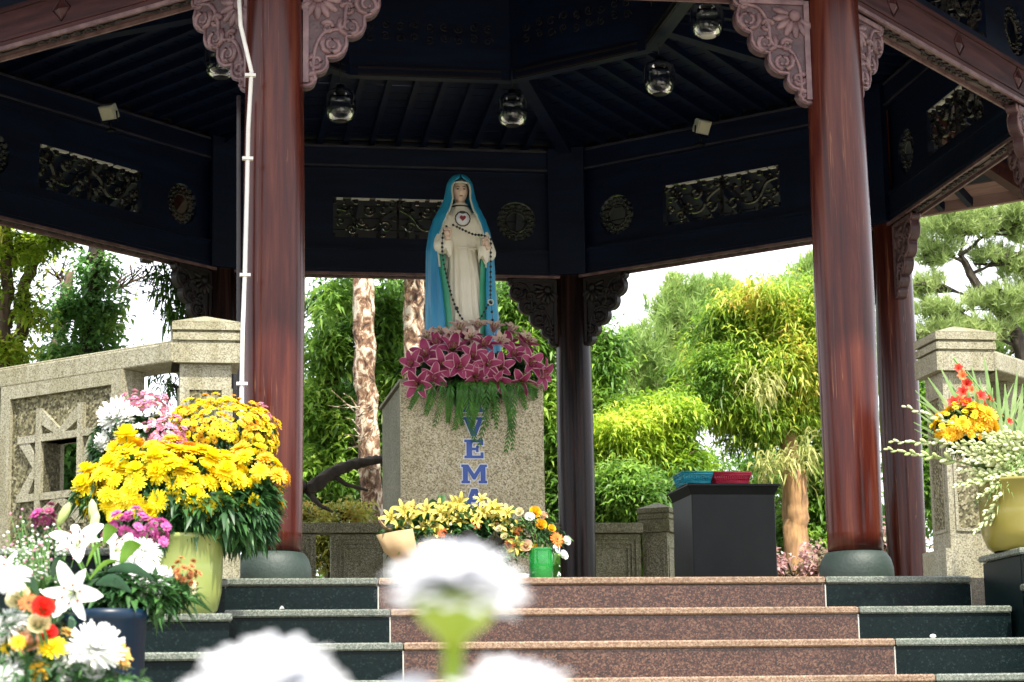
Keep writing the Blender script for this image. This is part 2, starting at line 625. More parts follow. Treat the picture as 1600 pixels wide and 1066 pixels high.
def leafy(name, clumps, mat, parent, length=0.15, width=0.045, per=7, droop=0.35, dens=1.0, spread=0.9, outward=0.5, jit=0.06, origin=(0, 0, 0)):
    P, D = scatter(clumps, dens)
    P = np.repeat(P, per, axis=0)
    D = np.repeat(D, per, axis=0)
    n = len(P)
    d = unit(D * outward + RNG.normal(0, spread, (n, 3)) * np.array([1, 1, 0.6]))
    base = P + RNG.normal(0, jit, (n, 3))
    v, f = leaf_arrays(base, d, length * RNG.uniform(0.35, 1.25, n), width * RNG.uniform(0.6, 1.2, n), droop=droop)
    o = bpy.data.objects.new(name, fast_mesh(name, v - np.array(origin), f, mat))
    COLL.objects.link(o)
    o.parent = parent
    return o


def needles(name, clumps, mat, parent, length=0.14, width=0.012, per=26, dens=1.0, origin=(0, 0, 0)):
    P, D = scatter(clumps, dens)
    axis = unit(D * 0.5 + np.array([0, 0, 0.9]) + RNG.normal(0, 0.25, D.shape))
    P = np.repeat(P, per, axis=0)
    axis = np.repeat(axis, per, axis=0)
    n = len(P)
    d = unit(axis * 0.9 + RNG.normal(0, 0.5, (n, 3)))
    base = P + axis * RNG.uniform(-0.09, 0.09, (n, 1))
    L = (length * RNG.uniform(0.7, 1.1, n))[:, None]
    side = unit(np.cross(d, RNG.normal(0, 1, (n, 3)))) * width / 2
    v = np.stack([base - side, base + side, base + d * L], axis=1).reshape(-1, 3)
    f = np.arange(n * 3).reshape(-1, 3)
    o = bpy.data.objects.new(name, fast_mesh(name, v - np.array(origin), f, mat))
    COLL.objects.link(o)
    o.parent = parent
    return o

# ================================================================== THE GROUND, THE TERRACE, THE STEPS
GZ = -1.37
mb = MB()
mb.add([(-400, -60, GZ), (400, -60, GZ), (400, 600, GZ), (-400, 600, GZ)], [(0, 1, 2, 3)])
mb.add([(-400, -400, GZ), (400, -400, GZ), (400, -60, GZ), (-400, -60, GZ)], [(0, 1, 2, 3)])
tag(mb.build('ground', M_GROUND), kind='structure')

RISE, TREAD, Y0 = 0.152, 0.425, -4.92
XL, XR = -1.755, 1.495
g = MB()
for ix in range(-7, 9):
    for iy in range(16):
        g.box((ix * 0.8, -9.3 - iy * 0.8, GZ + 0.012), (0.79, 0.79, 0.02))
fore = g.build('bounce_forecourt', M_BOUNCE_PAVE)  # unseen paving added to bounce light onto the statue and ceiling
tag(fore, kind='structure')
JL, JR = -1.10, 0.835
terrace = thing('terrace', None, None, (0, 0, 0), kind='structure')
mb = MB()
fp = [(-2.9, -3.35), (-1.76, -4.88), (1.5, -4.88), (3.1, -4.2), (5.2, -2.2), (5.2, 2.4), (2.6, 4.6), (-2.6, 4.6), (-5.2, 2.4), (-5.2, -1.2)]
n = len(fp)
mb.add([(x, y, 0) for x, y in fp] + [(x, y, GZ) for x, y in fp], [tuple(range(n))] + [(i, i + n, (i + 1) % n + n, (i + 1) % n) for i in range(n)])
mb.build('floor', M_FLOOR, terrace)

steps = thing('steps', None, None, (0, 0, 0), kind='structure')
NST = 9
slab = {}


def slab_mesh(key, w_, d_, h_, mat, bev=0.004):
    """one bevelled slab, its mesh kept for alike slabs"""
    if key not in slab:
        b_ = bev
        m2 = MB()
        x, y, z = w_ / 2, d_ / 2, h_ / 2
        m2.box((0, 0, 0), (w_, d_, h_ - 2 * b_))
        vs, fs = [], []
        for s_ in (1, -1):
            q = [(-x, -y, s_ * (z - b_)), (x, -y, s_ * (z - b_)), (x, y, s_ * (z - b_)), (-x, y, s_ * (z - b_)),
                 (-x + b_, -y + b_, s_ * z), (x - b_, -y + b_, s_ * z), (x - b_, y - b_, s_ * z), (-x + b_, y - b_, s_ * z)]
            o_ = len(vs)
            vs += q
            fs += [(o_ + 4, o_ + 5, o_ + 6, o_ + 7)] + [(o_ + i, o_ + (i + 1) % 4, o_ + 4 + (i + 1) % 4, o_ + 4 + i) for i in range(4)]
        m3 = MB()
        m3.add([(-x, -y, -z + b_), (x, -y, -z + b_), (x, y, -z + b_), (-x, y, -z + b_), (-x, -y, z - b_), (x, -y, z - b_), (x, y, z - b_), (-x, y, z - b_)],
               [(0, 1, 5, 4), (1, 2, 6, 5), (2, 3, 7, 6), (3, 0, 4, 7)])
        m3.add(vs, fs)
        slab[key] = m3.mesh(key, mat)
    return slab[key]


NOSE = 0.030
for k in range(NST):
    yk, zk = Y0 - TREAD * k, -RISE * k
    j = 0.0 if k % 2 == 0 else 0.0
    spans = [(XL - (0.0), JL, M_BLKG, M_NOSEB, 'k'), (JL, JR, M_REDG, M_NOSER, 'r'), (JR, XR + (0.004 if k else 0.0), M_BLKG, M_NOSEB, 'k')]
    for a_, b_, mr, mn, c_ in spans:
        w_ = b_ - a_ - 0.005
        cx = (a_ + b_) / 2
        rn = slab_mesh(f'riser_{c_}_{w_:.3f}', w_, 0.02, RISE - NOSE - 0.001, mr, 0.0015)
        inst('riser_slab', rn, steps, (cx, yk + 0.012 + 0.01, zk - NOSE - (RISE - NOSE) / 2))
        tn = slab_mesh(f'tread_{c_}_{w_:.3f}', w_, TREAD + 0.012, NOSE, mn, 0.006)
        inst('tread_slab', tn, steps, (cx, yk + (TREAD + 0.012) / 2 + (0.003 if k == 0 else 0), zk - NOSE / 2 + (0.004 if k == 0 else 0)))
mb = MB()
for k in range(NST):
    yk, zk = Y0 - TREAD * k, -RISE * k
    for q in (XL + 0.001, JL, JR, XR - 0.002):
        mb.box((q, yk + 0.012 + 0.0085, zk - NOSE - (RISE - NOSE) / 2), (0.0056, 0.016, RISE - NOSE - 0.002))
    mb.box(((XL + XR) / 2, yk + 0.035 + 0.1, zk - NOSE - (RISE) / 2), (XR - XL - 0.02, 0.2, RISE - 0.004))
mb.build('joint', M_GROUT, steps)
# small chip of stone lying on the second tread
mb = MB()
mb.ball((0, 0, 0.008), (0.016, 0.01, 0.009), 7, 4)
o = mb.build('petal', M_WHITE, None, at(1458, 998, -5.72) + Vector((0, 0, 0)), (0, 0, 0.4))
o.location.z = -RISE * 2 + 0.001
tag(o, 'small fallen white petal lying on the third step at the right', 'petal')

# cheek walls: tiers of black granite with grey capping slabs
for side, x0, x1 in (('left', -2.75, -1.762), ('right', 1.502, 2.75)):
    ck = thing('cheek_wall', None, None, (0, 0, 0), kind='structure')
    for k in range(7):
        if side == 'right':
            xa = 1.415 if k == 0 else (1.40 if k == 1 else x0)
        else:
            xa = x0
        zt = 0.082 - 0.152 * k
        ya, yb = -5.42 - 0.425 * k, (-4.98 if k == 0 else -5.42 - 0.425 * (k - 1))
        xb = x1
        z_low = zt - 0.152 if k < 6 else GZ
        xa2 = max(xa, x0) if k > 1 else (xa if side == 'right' else xa)
        if side == 'right' and k <= 1:
            xa2 = x0 + 0.004
        cap = slab_mesh(f'cap_{side}_{k}', xb - xa2 - 0.002, yb - ya + 0.02, 0.028, M_NOSEB, 0.006)
        inst('capping_slab', cap, ck, ((xa2 + xb) / 2, (ya + yb) / 2 - 0.01, zt - 0.014))
        L_ = xb - xa2 - 0.03
        nn = 2
        for q in range(nn):
            wq = L_ / nn - 0.004
            fm = slab_mesh(f'face_{side}_{k}', wq, 0.02, 0.152 - 0.028 + (0 if k < 6 else 0.3), M_BLKG, 0.002)
            inst('facing_slab', fm, ck, (xa2 + 0.02 + L_ / nn * (q + 0.5), ya + 0.012, zt - 0.028 - (0.152 - 0.028) / 2 - (0 if k < 6 else 0.15)))
        body = MB()
        body.box(((xa2 + 0.012 + xb) / 2, (ya + 0.024 + yb) / 2, (zt - 0.03 + GZ) / 2), (xb - xa2 - 0.03, yb - ya - 0.026, zt - 0.03 - GZ))
        body.build('side_slab', M_BLKG, ck)

# ================================================================== STONE BALUSTRADES
def newel_mesh():
    g = MB()
    h = 0.145
    g.box((0, 0, 0.985), (2 * h, 2 * h, 0.085))
    g.box((0, 0, 1.0345), (0.25, 0.25, 0.013))
    g.box((0, 0, 1.0575), (0.284, 0.284, 0.032))
    g.box((0, 0, 1.0795), (0.25, 0.25, 0.011))
    g.box((0, 0, 1.1025), (0.29, 0.29, 0.034))
    g.add([(-h, -h, 1.1205), (h, -h, 1.1205), (h, h, 1.1205), (-h, h, 1.1205), (0, 0, 1.172)], [(0, 1, 4), (1, 2, 4), (2, 3, 4), (3, 0, 4)])
    return g


def newel_body(recess=True):
    g = MB()
    g.box((0, 0, 0.54), (0.22, 0.22, 0.80))
    g.box((0, 0, 0.07), (0.30, 0.30, 0.14), 0)
    for k in range(4):
        mt = Matrix.Rotation(k * PI / 2, 4, 'Z')
        for x in (-0.075, 0.075):
            g.box((x, -0.1135, 0.53), (0.014, 0.007, 0.62), 0, mt)
        for z in (0.225, 0.835):
            g.box((0, -0.1135, z), (0.136, 0.007, 0.014), 0, mt)
        g.add([(-0.068, -0.1102, 0.232), (0.068, -0.1102, 0.232), (0.068, -0.1102, 0.828), (-0.068, -0.1102, 0.828)], [(0, 1, 2, 3)], 1, False, mt)
    return g


CAPM = newel_mesh().mesh('newel_cap', M_STONE)
BODM = newel_body().mesh('newel_body', [M_STONE, M_ROUGH])
CAPO = newel_mesh().mesh('newel_cap_olive', M_OLIVE)
BODO = newel_body().mesh('newel_body_olive', [M_OLIVE, M_OLIVE])


def newel(parent, x, y, rz=0, zs=1.0, olive=False):
    r = thing('newel_post', None, None, (x, y, 0), rz)
    r.parent = parent
    a = inst('post_cap', CAPO if olive else CAPM, r, (0, 0, 0), (0, 0, 0), (1, 1, zs))
    b_ = inst('post_shaft', BODO if olive else BODM, r, (0, 0, 0), (0, 0, 0), (1, 1, zs))
    return r


def star_panel(x0, x1, zb, zt, cx, cz, hh):
    """solid slab in the plane y = 0 with a square hole at (cx, cz), half size hh, raised frame and star ribs"""
    g = MB()
    T = 0.10
    def bx(xa, xb, za, zb_, mi, ya=0.0, yb=T):
        g.box(((xa + xb) / 2, (ya + yb) / 2, (za + zb_) / 2), (xb - xa, yb - ya, zb_ - za), mi)
    # hammered field round the hole
    bx(x0, cx - hh, zb, zt, 1)
    bx(cx + hh, x1, zb, zt, 1)
    bx(cx - hh, cx + hh, cz + hh, zt, 1)
    bx(cx - hh, cx + hh, zb, cz - hh, 1)
    f, p = 0.06, 0.020
    # outer frame, proud of the field
    bx(x0 - 0.002, x0 + f, zb, zt + 0.001, 0, -p, T + p)
    bx(x1 - f, x1 + 0.002, zb, zt + 0.001, 0, -p, T + p)
    bx(x0 + f, x1 - f, zt - f, zt + 0.001, 0, -p, T + p)
    bx(x0 + f, x1 - f, zb - 0.001, zb + f, 0, -p, T + p)
    b_, e, pp = 0.032, 0.150, 0.022
    for s_ in (-1, 1):
        c = cx + s_ * (hh + b_ / 2)
        bx(c - b_ / 2, c + b_ / 2, cz - hh - e, cz + hh + e, 0, -pp, T + pp)
        c = cz + s_ * (hh + b_ / 2)
        for q in (-1, 0, 1):
            if q == 0:
                bx(cx - hh, cx + hh, c - b_ / 2, c + b_ / 2, 0, -pp + 0.002, T + pp - 0.002)
            else:
                xa, xb = sorted((cx + q * (hh + b_), cx + q * (hh + e)))
                bx(xa, xb, c - b_ / 2, c + b_ / 2, 0, -pp + 0.002, T + pp - 0.002)
    # V ribs
    for k in range(4):
        mt = Matrix.Translation((cx, 0, cz)) @ Matrix.Rotation(k * PI / 2, 4, 'Y')
        for s_ in (-1, 1):
            ax, az = s_ * (hh + 0.008), hh + e
            bx_, bz = 0.0, hh + b_ * 0.6
            g.prism([(ax, az), (bx_, bz + 0.03), (bx_, bz - 0.006), (ax, az - 0.07)] if s_ > 0 else [(ax, az - 0.07), (bx_, bz - 0.006), (bx_, bz + 0.03), (ax, az)], -pp + 0.004 + 0.0005 * s_, T + pp - 0.004 + 0.0005 * s_, 0, mt)
    return g


PANEL = {}


def wall_panel(parent, loc, rz, x0, x1, olive=False, zb=0.0, zt=0.90, cz=0.53):
    r = thing('panel', None, None, loc, rz)
    r.parent = parent
    m2 = [M_OLIVE, M_OLIVE] if olive else [M_STONE, M_ROUGH]
    k = (round(x1 - x0, 2), olive, zt)
    if k not in PANEL:
        PANEL[k] = star_panel(-(x1 - x0) / 2, (x1 - x0) / 2, zb, zt, 0, cz, 0.115).mesh('star_panel', m2)
    o = inst('panel', PANEL[k], parent, Vector(loc) + Matrix.Rotation(rz, 3, 'Z') @ Vector(((x0 + x1) / 2, 0, 0)), (0, 0, rz))
    bpy.data.objects.remove(r)
    return o


def balustrade(label, start, rz, length, panels, post=None, olive=False, zr=0.985, group=None, solid=False):
    b_ = thing('stone_balustrade', label, 'balustrade', (0, 0, 0), 0, group)
    R3 = Matrix.Rotation(rz, 3, 'Z')
    st = Vector(start)
    mid = st + R3 @ Vector((length / 2, 0, 0))
    g = MB()
    g.box((0, 0, zr), (length, 0.22, 0.085))
    g.box((0, 0, zr + 0.0505), (length, 0.17, 0.014))
    g.build('rail', M_OLIVE if olive else M_STONE, b_, (mid.x, mid.y, 0), (0, 0, rz), 0.008)
    for x0, x1 in panels:
        wall_panel(b_, (st.x, st.y, 0), rz, x0, x1, olive, 0.0, zr - 0.045, zr - 0.43)
    return b_


# left: newel in front of the column, wall running back to the left
bl = balustrade('pale granite balustrade behind the yellow mums with a square window and star ribs', (-1.88, -4.635, 0), math.radians(135), 2.5, [(0.29, 1.05), (1.15, 1.91)])
newel(bl, -1.812, -4.555)
br = balustrade('pale granite balustrade at the right running back from the post behind the gladioli', (1.655, -4.685, 0), math.radians(45), 2.5, [(0.32, 1.24), (1.34, 2.26)])
newel(br, 1.597, -4.605)
# the far ones


def frame_panel(w_, z0, z1, mats):
    g = MB()
    g.box((0, 0.04, (z0 + z1) / 2), (w_, 0.08, z1 - z0), 0)
    for k, (i, t_) in enumerate(((0.035, 0.02), (0.075, 0.012), (0.11, 0.012))):
        ww, za, zb_ = w_ / 2 - i, z0 + i + 0.02, z1 - i
        if ww < 0.03:
            continue
        for s_ in (-1, 1):
            g.box((s_ * ww, -0.005, (za + zb_) / 2), (t_, 0.011, zb_ - za + t_), 0)
        for z in (za, zb_):
            g.box((0, -0.006, z), (2 * ww - t_, 0.011, t_), 0)
    return g.mesh('frame_panel', mats)


bb = thing('stone_balustrade', 'dark weathered stone balustrade at the back ending in a capped post beside the black cabinet', 'balustrade')
g = MB()
g.box((0, 0, 1.11), (5.2, 0.2, 0.085))
g.build('rail', M_OLIVE, bb, (-0.45, 4.25, 0), (0, 0, 0), 0.008)
fp1 = frame_panel(0.52, 0.02, 1.06, M_OLIVE)
for x in (at(566, 860, 4.2).x, at(958, 860, 4.2).x - 0.02, at(469, 860, 4.2).x - 0.13, 0.55, 1.12):
    inst('panel', fp1, bb, (x, 4.2, 0))
newel(bb, 2.32, 4.3, math.radians(-32), 1.145, True)

# ================================================================== THE PAVILION
S = 2.9
AP = S * (0.5 + 1 / math.sqrt(2))
ZB = 3.10
pav = thing('pavilion', 'octagonal timber pavilion with round red-brown columns and carved dark roof beams', 'pavilion')


def rotz(k):
    return Matrix.Rotation(k * PI / 4, 4, 'Z')


def part(name, me, k, bevel=0):
    return inst(name, me, pav, (0, 0, 0), (0, 0, k * PI / 4))


# columns: side k runs from corner k-1 .. k ; corner k is the right end of side k seen from outside
prof = [(0.138, 0.235), (0.142, 0.6), (0.152, 1.5), (0.150, 2.0), (0.142, 2.7), (0.134, 3.3), (0.13, 4.2)]
fine = []
for i in range(len(prof) - 1):
    for q in range(4):
        t_ = q / 4
        fine.append((prof[i][0] * (1 - t_) + prof[i + 1][0] * t_, prof[i][1] * (1 - t_) + prof[i + 1][1] * t_))
fine.append(prof[-1])
g = MB()
g.lathe(fine, 40)
COLM = g.mesh('column', M_COL)
COLB = g.mesh('column', M_COL_SHADE)
g = MB()
g.lathe([(0.13, 0.0), (0.155, 0.02), (0.175, 0.06), (0.186, 0.11), (0.184, 0.155), (0.172, 0.195), (0.152, 0.226), (0.12, 0.236)], 40)
DRM = g.mesh('column_base', M_DRUM)
for k in range(8):
    c = rotz(k) @ Vector((S / 2, -AP, 0))
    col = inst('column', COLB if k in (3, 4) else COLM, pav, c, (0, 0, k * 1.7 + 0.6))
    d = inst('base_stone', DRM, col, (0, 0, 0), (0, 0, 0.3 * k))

# lower beam with mouldings, one mesh per kind, turned to the eight sides
g = MB()
L_ = S - 0.10
g.box((0, -AP - 0.0375, ZB + 0.128), (L_, 0.075, 0.215), 0)
g.box((0, -AP + 0.038, ZB + 0.128), (L_, 0.074, 0.213), 1)  # inner half coloured dark for its backlit shade
for y_, mi_ in ((-0.0655, 2), (0.0655, 2)):
    g.box((0, -AP + y_, ZB + 0.010), (L_ - 0.1, 0.017, 0.022), mi_)  # pale edge strips: the light from below is put into their colour
for y_, mi_ in ((-0.079, 0), (0.079, 1)):
    g.box((0, -AP + y_, ZB + 0.052), (L_ - 0.02, 0.012, 0.016), mi_)
    g.box((0, -AP + y_, ZB + 0.222), (L_ - 0.02, 0.014, 0.026), mi_)
LOWM = g.mesh('lower_beam', [M_BEAM, M_DARK_VEIL, M_CARVEL])

# carved strip set in the soffit of each beam
def curl(cx, cz, r, turns=1.3, sx=1, a0=0.0, n=16):
    """flat spiral in x, z"""
    return [(cx + sx * r * (1 - 0.78 * i / n) * math.cos(a0 + turns * 2 * PI * i / n), cz + r * (1 - 0.78 * i / n) * math.sin(a0 + turns * 2 * PI * i / n)) for i in range(n + 1)]


g = MB()
zc = ZB + 0.013
for cx in (-0.92, 0.0, 0.92):
    for s_ in (-1, 1):
        for q, off in enumerate((0.05, 0.14, 0.23)):
            g.tube([(x, -AP + z, zc) for x, z in curl(cx + s_ * off, 0.0, 0.036 - 0.004 * q, 1.2, s_, q)], 0.0075, 5)
        g.tube([(cx + s_ * 0.27 + s_ * i * 0.03, -AP + 0.02 * math.sin(i * 1.4), zc) for i in range(5)], 0.008, 5)
SOFM = g.mesh('soffit_carving', M_CARVED)
g = MB()
g.box((0, -AP, ZB + 0.016), (L_ - 0.1, 0.008, 0.01))
for k_ in range(2):
    pass
STRM = g.mesh('soffit_strip', M_CARVED)
g = MB()
g.box((0, -AP, ZB + 0.0195), (L_ - 0.12, 0.112, 0.003))
BEDM = g.mesh('soffit_board', M_CARVE)

# diamond bosses on the outer faces
g = MB()
for s_ in (-1,):
    y_ = -AP - 0.0755
    g.add([(-0.055, y_, 0), (0, y_, -0.055), (0.055, y_, 0), (0, y_, 0.055), (0, y_ - 0.018, 0)], [(0, 1, 4), (1, 2, 4), (2, 3, 4), (3, 0, 4)])
    g.tube([(-0.068, y_, 0), (0, y_, -0.068), (0.068, y_, 0), (0, y_, 0.068), (-0.068, y_, 0)], 0.006, 5)
DIAM = g.mesh('diamond_boss', M_BEAM)

# frieze board with one oblong and two round openings
ZF0, ZF1 = ZB + 0.238, ZB + 0.90
OZ0, OZ1, OX, RX, RR = 3.42, 3.755, 0.535, 0.985, 0.165


def frieze():
    g = MB()
    y0, y1 = -AP - 0.025, -AP + 0.025
    ym = (y0 + y1) / 2
    H = S / 2 - 0.1
    def bx(xa, xb, za, zb_):
        g.box(((xa + xb) / 2, ym, (za + zb_) / 2), (xb - xa, y1 - y0, zb_ - za))
    zc_ = (OZ0 + OZ1) / 2
    e = 0.19
    bx(-H, H, ZF0, zc_ - e)
    bx(-H, H, zc_ + e, ZF1)
    bx(-OX, OX, zc_ - e, OZ0)
    bx(-OX, OX, OZ1, zc_ + e)
    for s_ in (-1, 1):
        xa, xb = sorted((s_ * OX, s_ * (RX - e)))
        bx(xa, xb, zc_ - e, zc_ + e)
        xa, xb = sorted((s_ * (RX + e), s_ * H))
        bx(xa, xb, zc_ - e, zc_ + e)
        n = 32
        vs, fs = [], []
        for yy in (y0, y1):
            for i in range(n):
                a = 2 * PI * i / n
                c, d = math.cos(a), math.sin(a)
                k = e / max(abs(c), abs(d))
                vs.append((s_ * RX + RR * c, yy, zc_ + RR * d))
                vs.append((s_ * RX + k * c, yy, zc_ + k * d))
        for i in range(n):
            j = (i + 1) % n
            fs.append((2 * i, 2 * i + 1, 2 * j + 1, 2 * j))
            fs.append((2 * n + 2 * i, 2 * n + 2 * j, 2 * n + 2 * j + 1, 2 * n + 2 * i + 1))
            fs.append((2 * i, 2 * j, 2 * n + 2 * j, 2 * n + 2 * i))
        g.add(vs, fs)
    return g


FRM = frieze().mesh('frieze_board', M_DARK_VEIL)
# fretwork in the oblong: vines, leaves, key corners
def ribbon(g, pts, w_=0.016, d_=0.03, yc=-AP):
    """flat ribbon in the plane of the board"""
    P = [Vector((x, 0, z)) for x, z in pts]
    rows = []
    for i, p in enumerate(P):
        t_ = (P[min(i + 1, len(P) - 1)] - P[max(i - 1, 0)]).normalized()
        nn = Vector((-t_.z, 0, t_.x)) * w_ / 2
        rows.append([p + nn + Vector((0, yc - d_ / 2, 0)), p - nn + Vector((0, yc - d_ / 2, 0)), p - nn + Vector((0, yc + d_ / 2, 0)), p + nn + Vector((0, yc + d_ / 2, 0))])
    g.strip(rows, 0, False, None, True)
    g.add(rows[0] + rows[-1], [(0, 1, 2, 3), (7, 6, 5, 4)])


def fret():
    g = MB()
    zc_ = (OZ0 + OZ1) / 2
    rr = random.Random(5)
    for s_ in (-1, 1):
        def q(pts):
            return [(s_ * x, z) for x, z in pts]
        vine = [(p.x, p.z) for p in bezier([(0.02, 0, zc_ + 0.08), (0.12, 0, zc_ + 0.02), (0.2, 0, zc_ - 0.08), (0.32, 0, zc_ - 0.07), (0.4, 0, zc_ + 0.05), (0.5, 0, zc_ + 0.08)], 7)]
        ribbon(g, q(vine), 0.017)
        for cx, cz, r, tn, a0 in ((0.10, -0.07, 0.05, 1.2, 0.5), (0.24, 0.07, 0.055, 1.3, 2.4), (0.30, -0.02, 0.035, 1.0, 4), (0.38, -0.10, 0.045, 1.2, 0), (0.44, 0.10, 0.04, 1.2, 3), (0.05, 0.12, 0.035, 1.0, 1.2), (0.47, -0.03, 0.035, 1.1, 5)):
            ribbon(g, q(curl(cx, zc_ + cz, r, tn, 1, a0)), 0.013)
        for i in range(22):
            cx, cz = rr.uniform(0.02, 0.51), rr.uniform(-0.15, 0.15)
            L2, a = rr.uniform(0.025, 0.06), rr.uniform(0, 2 * PI)
            dx, dz = math.cos(a) * L2, math.sin(a) * L2
            y_ = -AP + rr.uniform(-0.012, 0.012)
            px_, pz_ = -dz * 0.35, dx * 0.35
            g.prism([(s_ * (cx - dx / 2), zc_ + cz - dz / 2), (s_ * (cx + px_ / 1.2), zc_ + cz + pz_ / 1.2), (s_ * (cx + dx / 2), zc_ + cz + dz / 2), (s_ * (cx - px_ / 1.2), zc_ + cz - pz_ / 1.2)], y_ - 0.008, y_ + 0.008)
        for x in (0.16, 0.345, 0.53):
            g.box((s_ * x, -AP, zc_ + 0.145), (0.03, 0.03, 0.05))
            g.box((s_ * x, -AP, zc_ - 0.15), (0.03, 0.03, 0.04))
    g.box((0, -AP, zc_), (0.018, 0.03, OZ1 - OZ0))
    return g


FRET = fret().mesh('fretwork', M_ORN)
g = MB()
zc_ = (OZ0 + OZ1) / 2
for i in range(18):
    a = 2 * PI * i / 18
    for r_, s2 in ((RR - 0.02, 0.022), (RR - 0.055, 0.016)):
        a2 = a + (0.17 if s2 < 0.02 else 0)
        g.ball((r_ * math.cos(a2), -AP, zc_ + r_ * math.sin(a2)), (s2, 0.014, s2 * 0.7), 6, 4)
ring_ = [(0.085 * math.cos(2 * PI * i / 20), -AP, zc_ + 0.085 * math.sin(2 * PI * i / 20)) for i in range(21)]
g.tube(ring_, 0.01, 5)
WREM = g.mesh('wreath', M_ORN)
# pale strips added as the bright dashes of light over the fretwork
g = MB()
for x, wd in ((-0.46, 0.05), (-0.34, 0.15), (-0.13, 0.19), (0.09, 0.19), (0.31, 0.15), (0.48, 0.05)):
    g.box((x, -AP, OZ1 - 0.006), (wd, 0.04, 0.012))
DASHM = g.mesh('light_dash', M_DASH)
# upper beam and its trims
g = MB()
g.box((0, -AP, ZF1 + 0.09), (L_, 0.15, 0.18))
UPM = g.mesh('upper_beam', M_DARK_VEIL)
g = MB()
for y_ in (-0.082, 0.082):
    g.box((0, -AP + y_, ZF1 + 0.012), (L_ - 0.25, 0.012, 0.014))
    g.box((0, -AP + y_, ZF1 + 0.172), (L_ - 0.32, 0.014, 0.014))
TRM = g.mesh('beam_moulding', M_NAVYTRIM)


# carved corner brackets
def bracket(s_):
    """s_ = 1: the column stands at its low-x side"""
    g = MB()
    W, H = 0.40, 0.56
    ctrl = [(0.40, 0.0), (0.375, -0.05), (0.315, -0.19), (0.225, -0.295), (0.125, -0.405), (0.07, -0.49), (0.0, -0.56)]
    edge = []
    for i in range(len(ctrl) - 1):
        a, b_ = Vector(ctrl[i]), Vector(ctrl[i + 1])
        d = b_ - a
        nrm = Vector((-d.y, d.x))
        if nrm.dot(Vector((1, -1))) < 0:
            nrm = -nrm
        nrm.normalize()
        for q in range(8):
            t_ = q / 8
            p = a + d * t_ + nrm * d.length * 0.30 * math.sin(PI * t_) ** 0.7
            edge.append((p.x, p.y))
    edge.append(ctrl[-1])
    poly = [(0, 0)] + edge
    T = 0.03
    def mp(pts):
        return [(s_ * x, z) for x, z in pts]
    n = len(poly)
    P = mp(poly)
    cx, cz = s_ * 0.02, -0.02
    vs = [(x, -T, z) for x, z in P] + [(x, T, z) for x, z in P]
    fs = [(0, i, i + 1) for i in range(1, n - 1)] + [(n, n + i + 1, n + i) for i in range(1, n - 1)]
    fs += [(i, (i + 1) % n, (i + 1) % n + n, i + n) for i in range(n)]
    g.add(vs, fs)
    return g, edge


def bracket_relief(s_, edge):
    g = MB()
    T = 0.031
    def tb(pts, r=0.009, seg=5):
        for y_ in (-T, T):
            g.tube([(s_ * x, y_, z) for x, z in pts], r, seg)
    # border along the lobes
    tb([(x - 0.010, z + 0.010) for x, z in edge[::2]], 0.010)
    for y_ in (-1, 1):
        g.box((s_ * 0.014, y_ * (T + 0.006), -0.27), (0.028, 0.012, 0.53))
        g.box((s_ * 0.2, y_ * (T + 0.006), -0.014), (0.345, 0.012, 0.028))
        # big flower in the corner
        c = (s_ * 0.075, y_ * T, -0.085)
        g.ball(c, (0.034, 0.018, 0.034), 10, 5)
        for i in range(9):
            a = math.radians(58 + 27 * i - 12) * s_ + (0 if s_ > 0 else 0)
            if not 40 < 46 + 27 * i - 12 < 225:
                continue
            mt = Matrix.Translation(c) @ Matrix.Rotation(a, 4, 'Y')
            g.ball((0, 0, 0.078), (0.022, 0.016, 0.048), 8, 5, 0, mt)
    for cx, cz, r, sx, a0 in ((0.325, -0.115, 0.062, 1, 2.6), (0.235, -0.235, 0.058, 1, 2.4), (0.145, -0.335, 0.055, 1, 2.4), (0.225, -0.145, 0.036, -1, 0.2), (0.125, -0.245, 0.034, -1, 0.5), (0.065, -0.425, 0.040, 1, 2.0), (0.05, -0.505, 0.024, 1, 1.0), (0.345, -0.035, 0.022, -1, 1)):
        cc = curl(cx, cz, r, 1.6, sx, a0)
        tb(cc, [0.016 - 0.010 * i / (len(cc) - 1) for i in range(len(cc))], 6)
    tb([(p.x, p.z) for p in bezier([(0.36, 0, -0.03), (0.27, 0, -0.05), (0.22, 0, -0.13), (0.2, 0, -0.24), (0.11, 0, -0.27), (0.06, 0, -0.36), (0.05, 0, -0.5)], 6)], 0.012)
    return g


BRK = {}
for s_ in (1, -1):
    g, edge = bracket(s_)
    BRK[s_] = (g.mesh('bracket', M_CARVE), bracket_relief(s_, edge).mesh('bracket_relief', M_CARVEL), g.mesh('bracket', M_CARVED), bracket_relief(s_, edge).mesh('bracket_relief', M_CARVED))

# drum in the middle of the ceiling
S2 = 1.22
AP2 = S2 * (0.5 + 1 / math.sqrt(2))
ZR = 4.16
g = MB()
g.box((0, -AP2, ZR + 0.04), (S2, 0.09, 0.08))
for y_ in (-0.05, 0.05):
    g.box((0, -AP2 + y_, ZR + 0.012), (S2 - 0.16, 0.012, 0.014), 1)
    g.box((0, -AP2 + y_, ZR + 0.062), (S2 - 0.16, 0.012, 0.014), 1)
RINGM = g.mesh('ring_beam', [M_DARK_VEIL, M_CARVED])
g = MB()
g.box((0, -AP2, ZR + 0.43), (S2, 0.05, 0.7))
RFM = g.mesh('ring_board', M_DARK_VEIL)
g = MB()
for i in range(9):
    cx = -0.44 + i * 0.11
    for q in range(2):
        g.tube([(x, -AP2 + 0.028, z) for x, z in curl(cx, ZR + 0.30 + 0.09 * q + 0.015 * (i % 2), 0.036, 1.2, 1 if i % 2 else -1, i + q)], 0.006, 5)
RCM = g.mesh('ring_carving', M_CARVED)

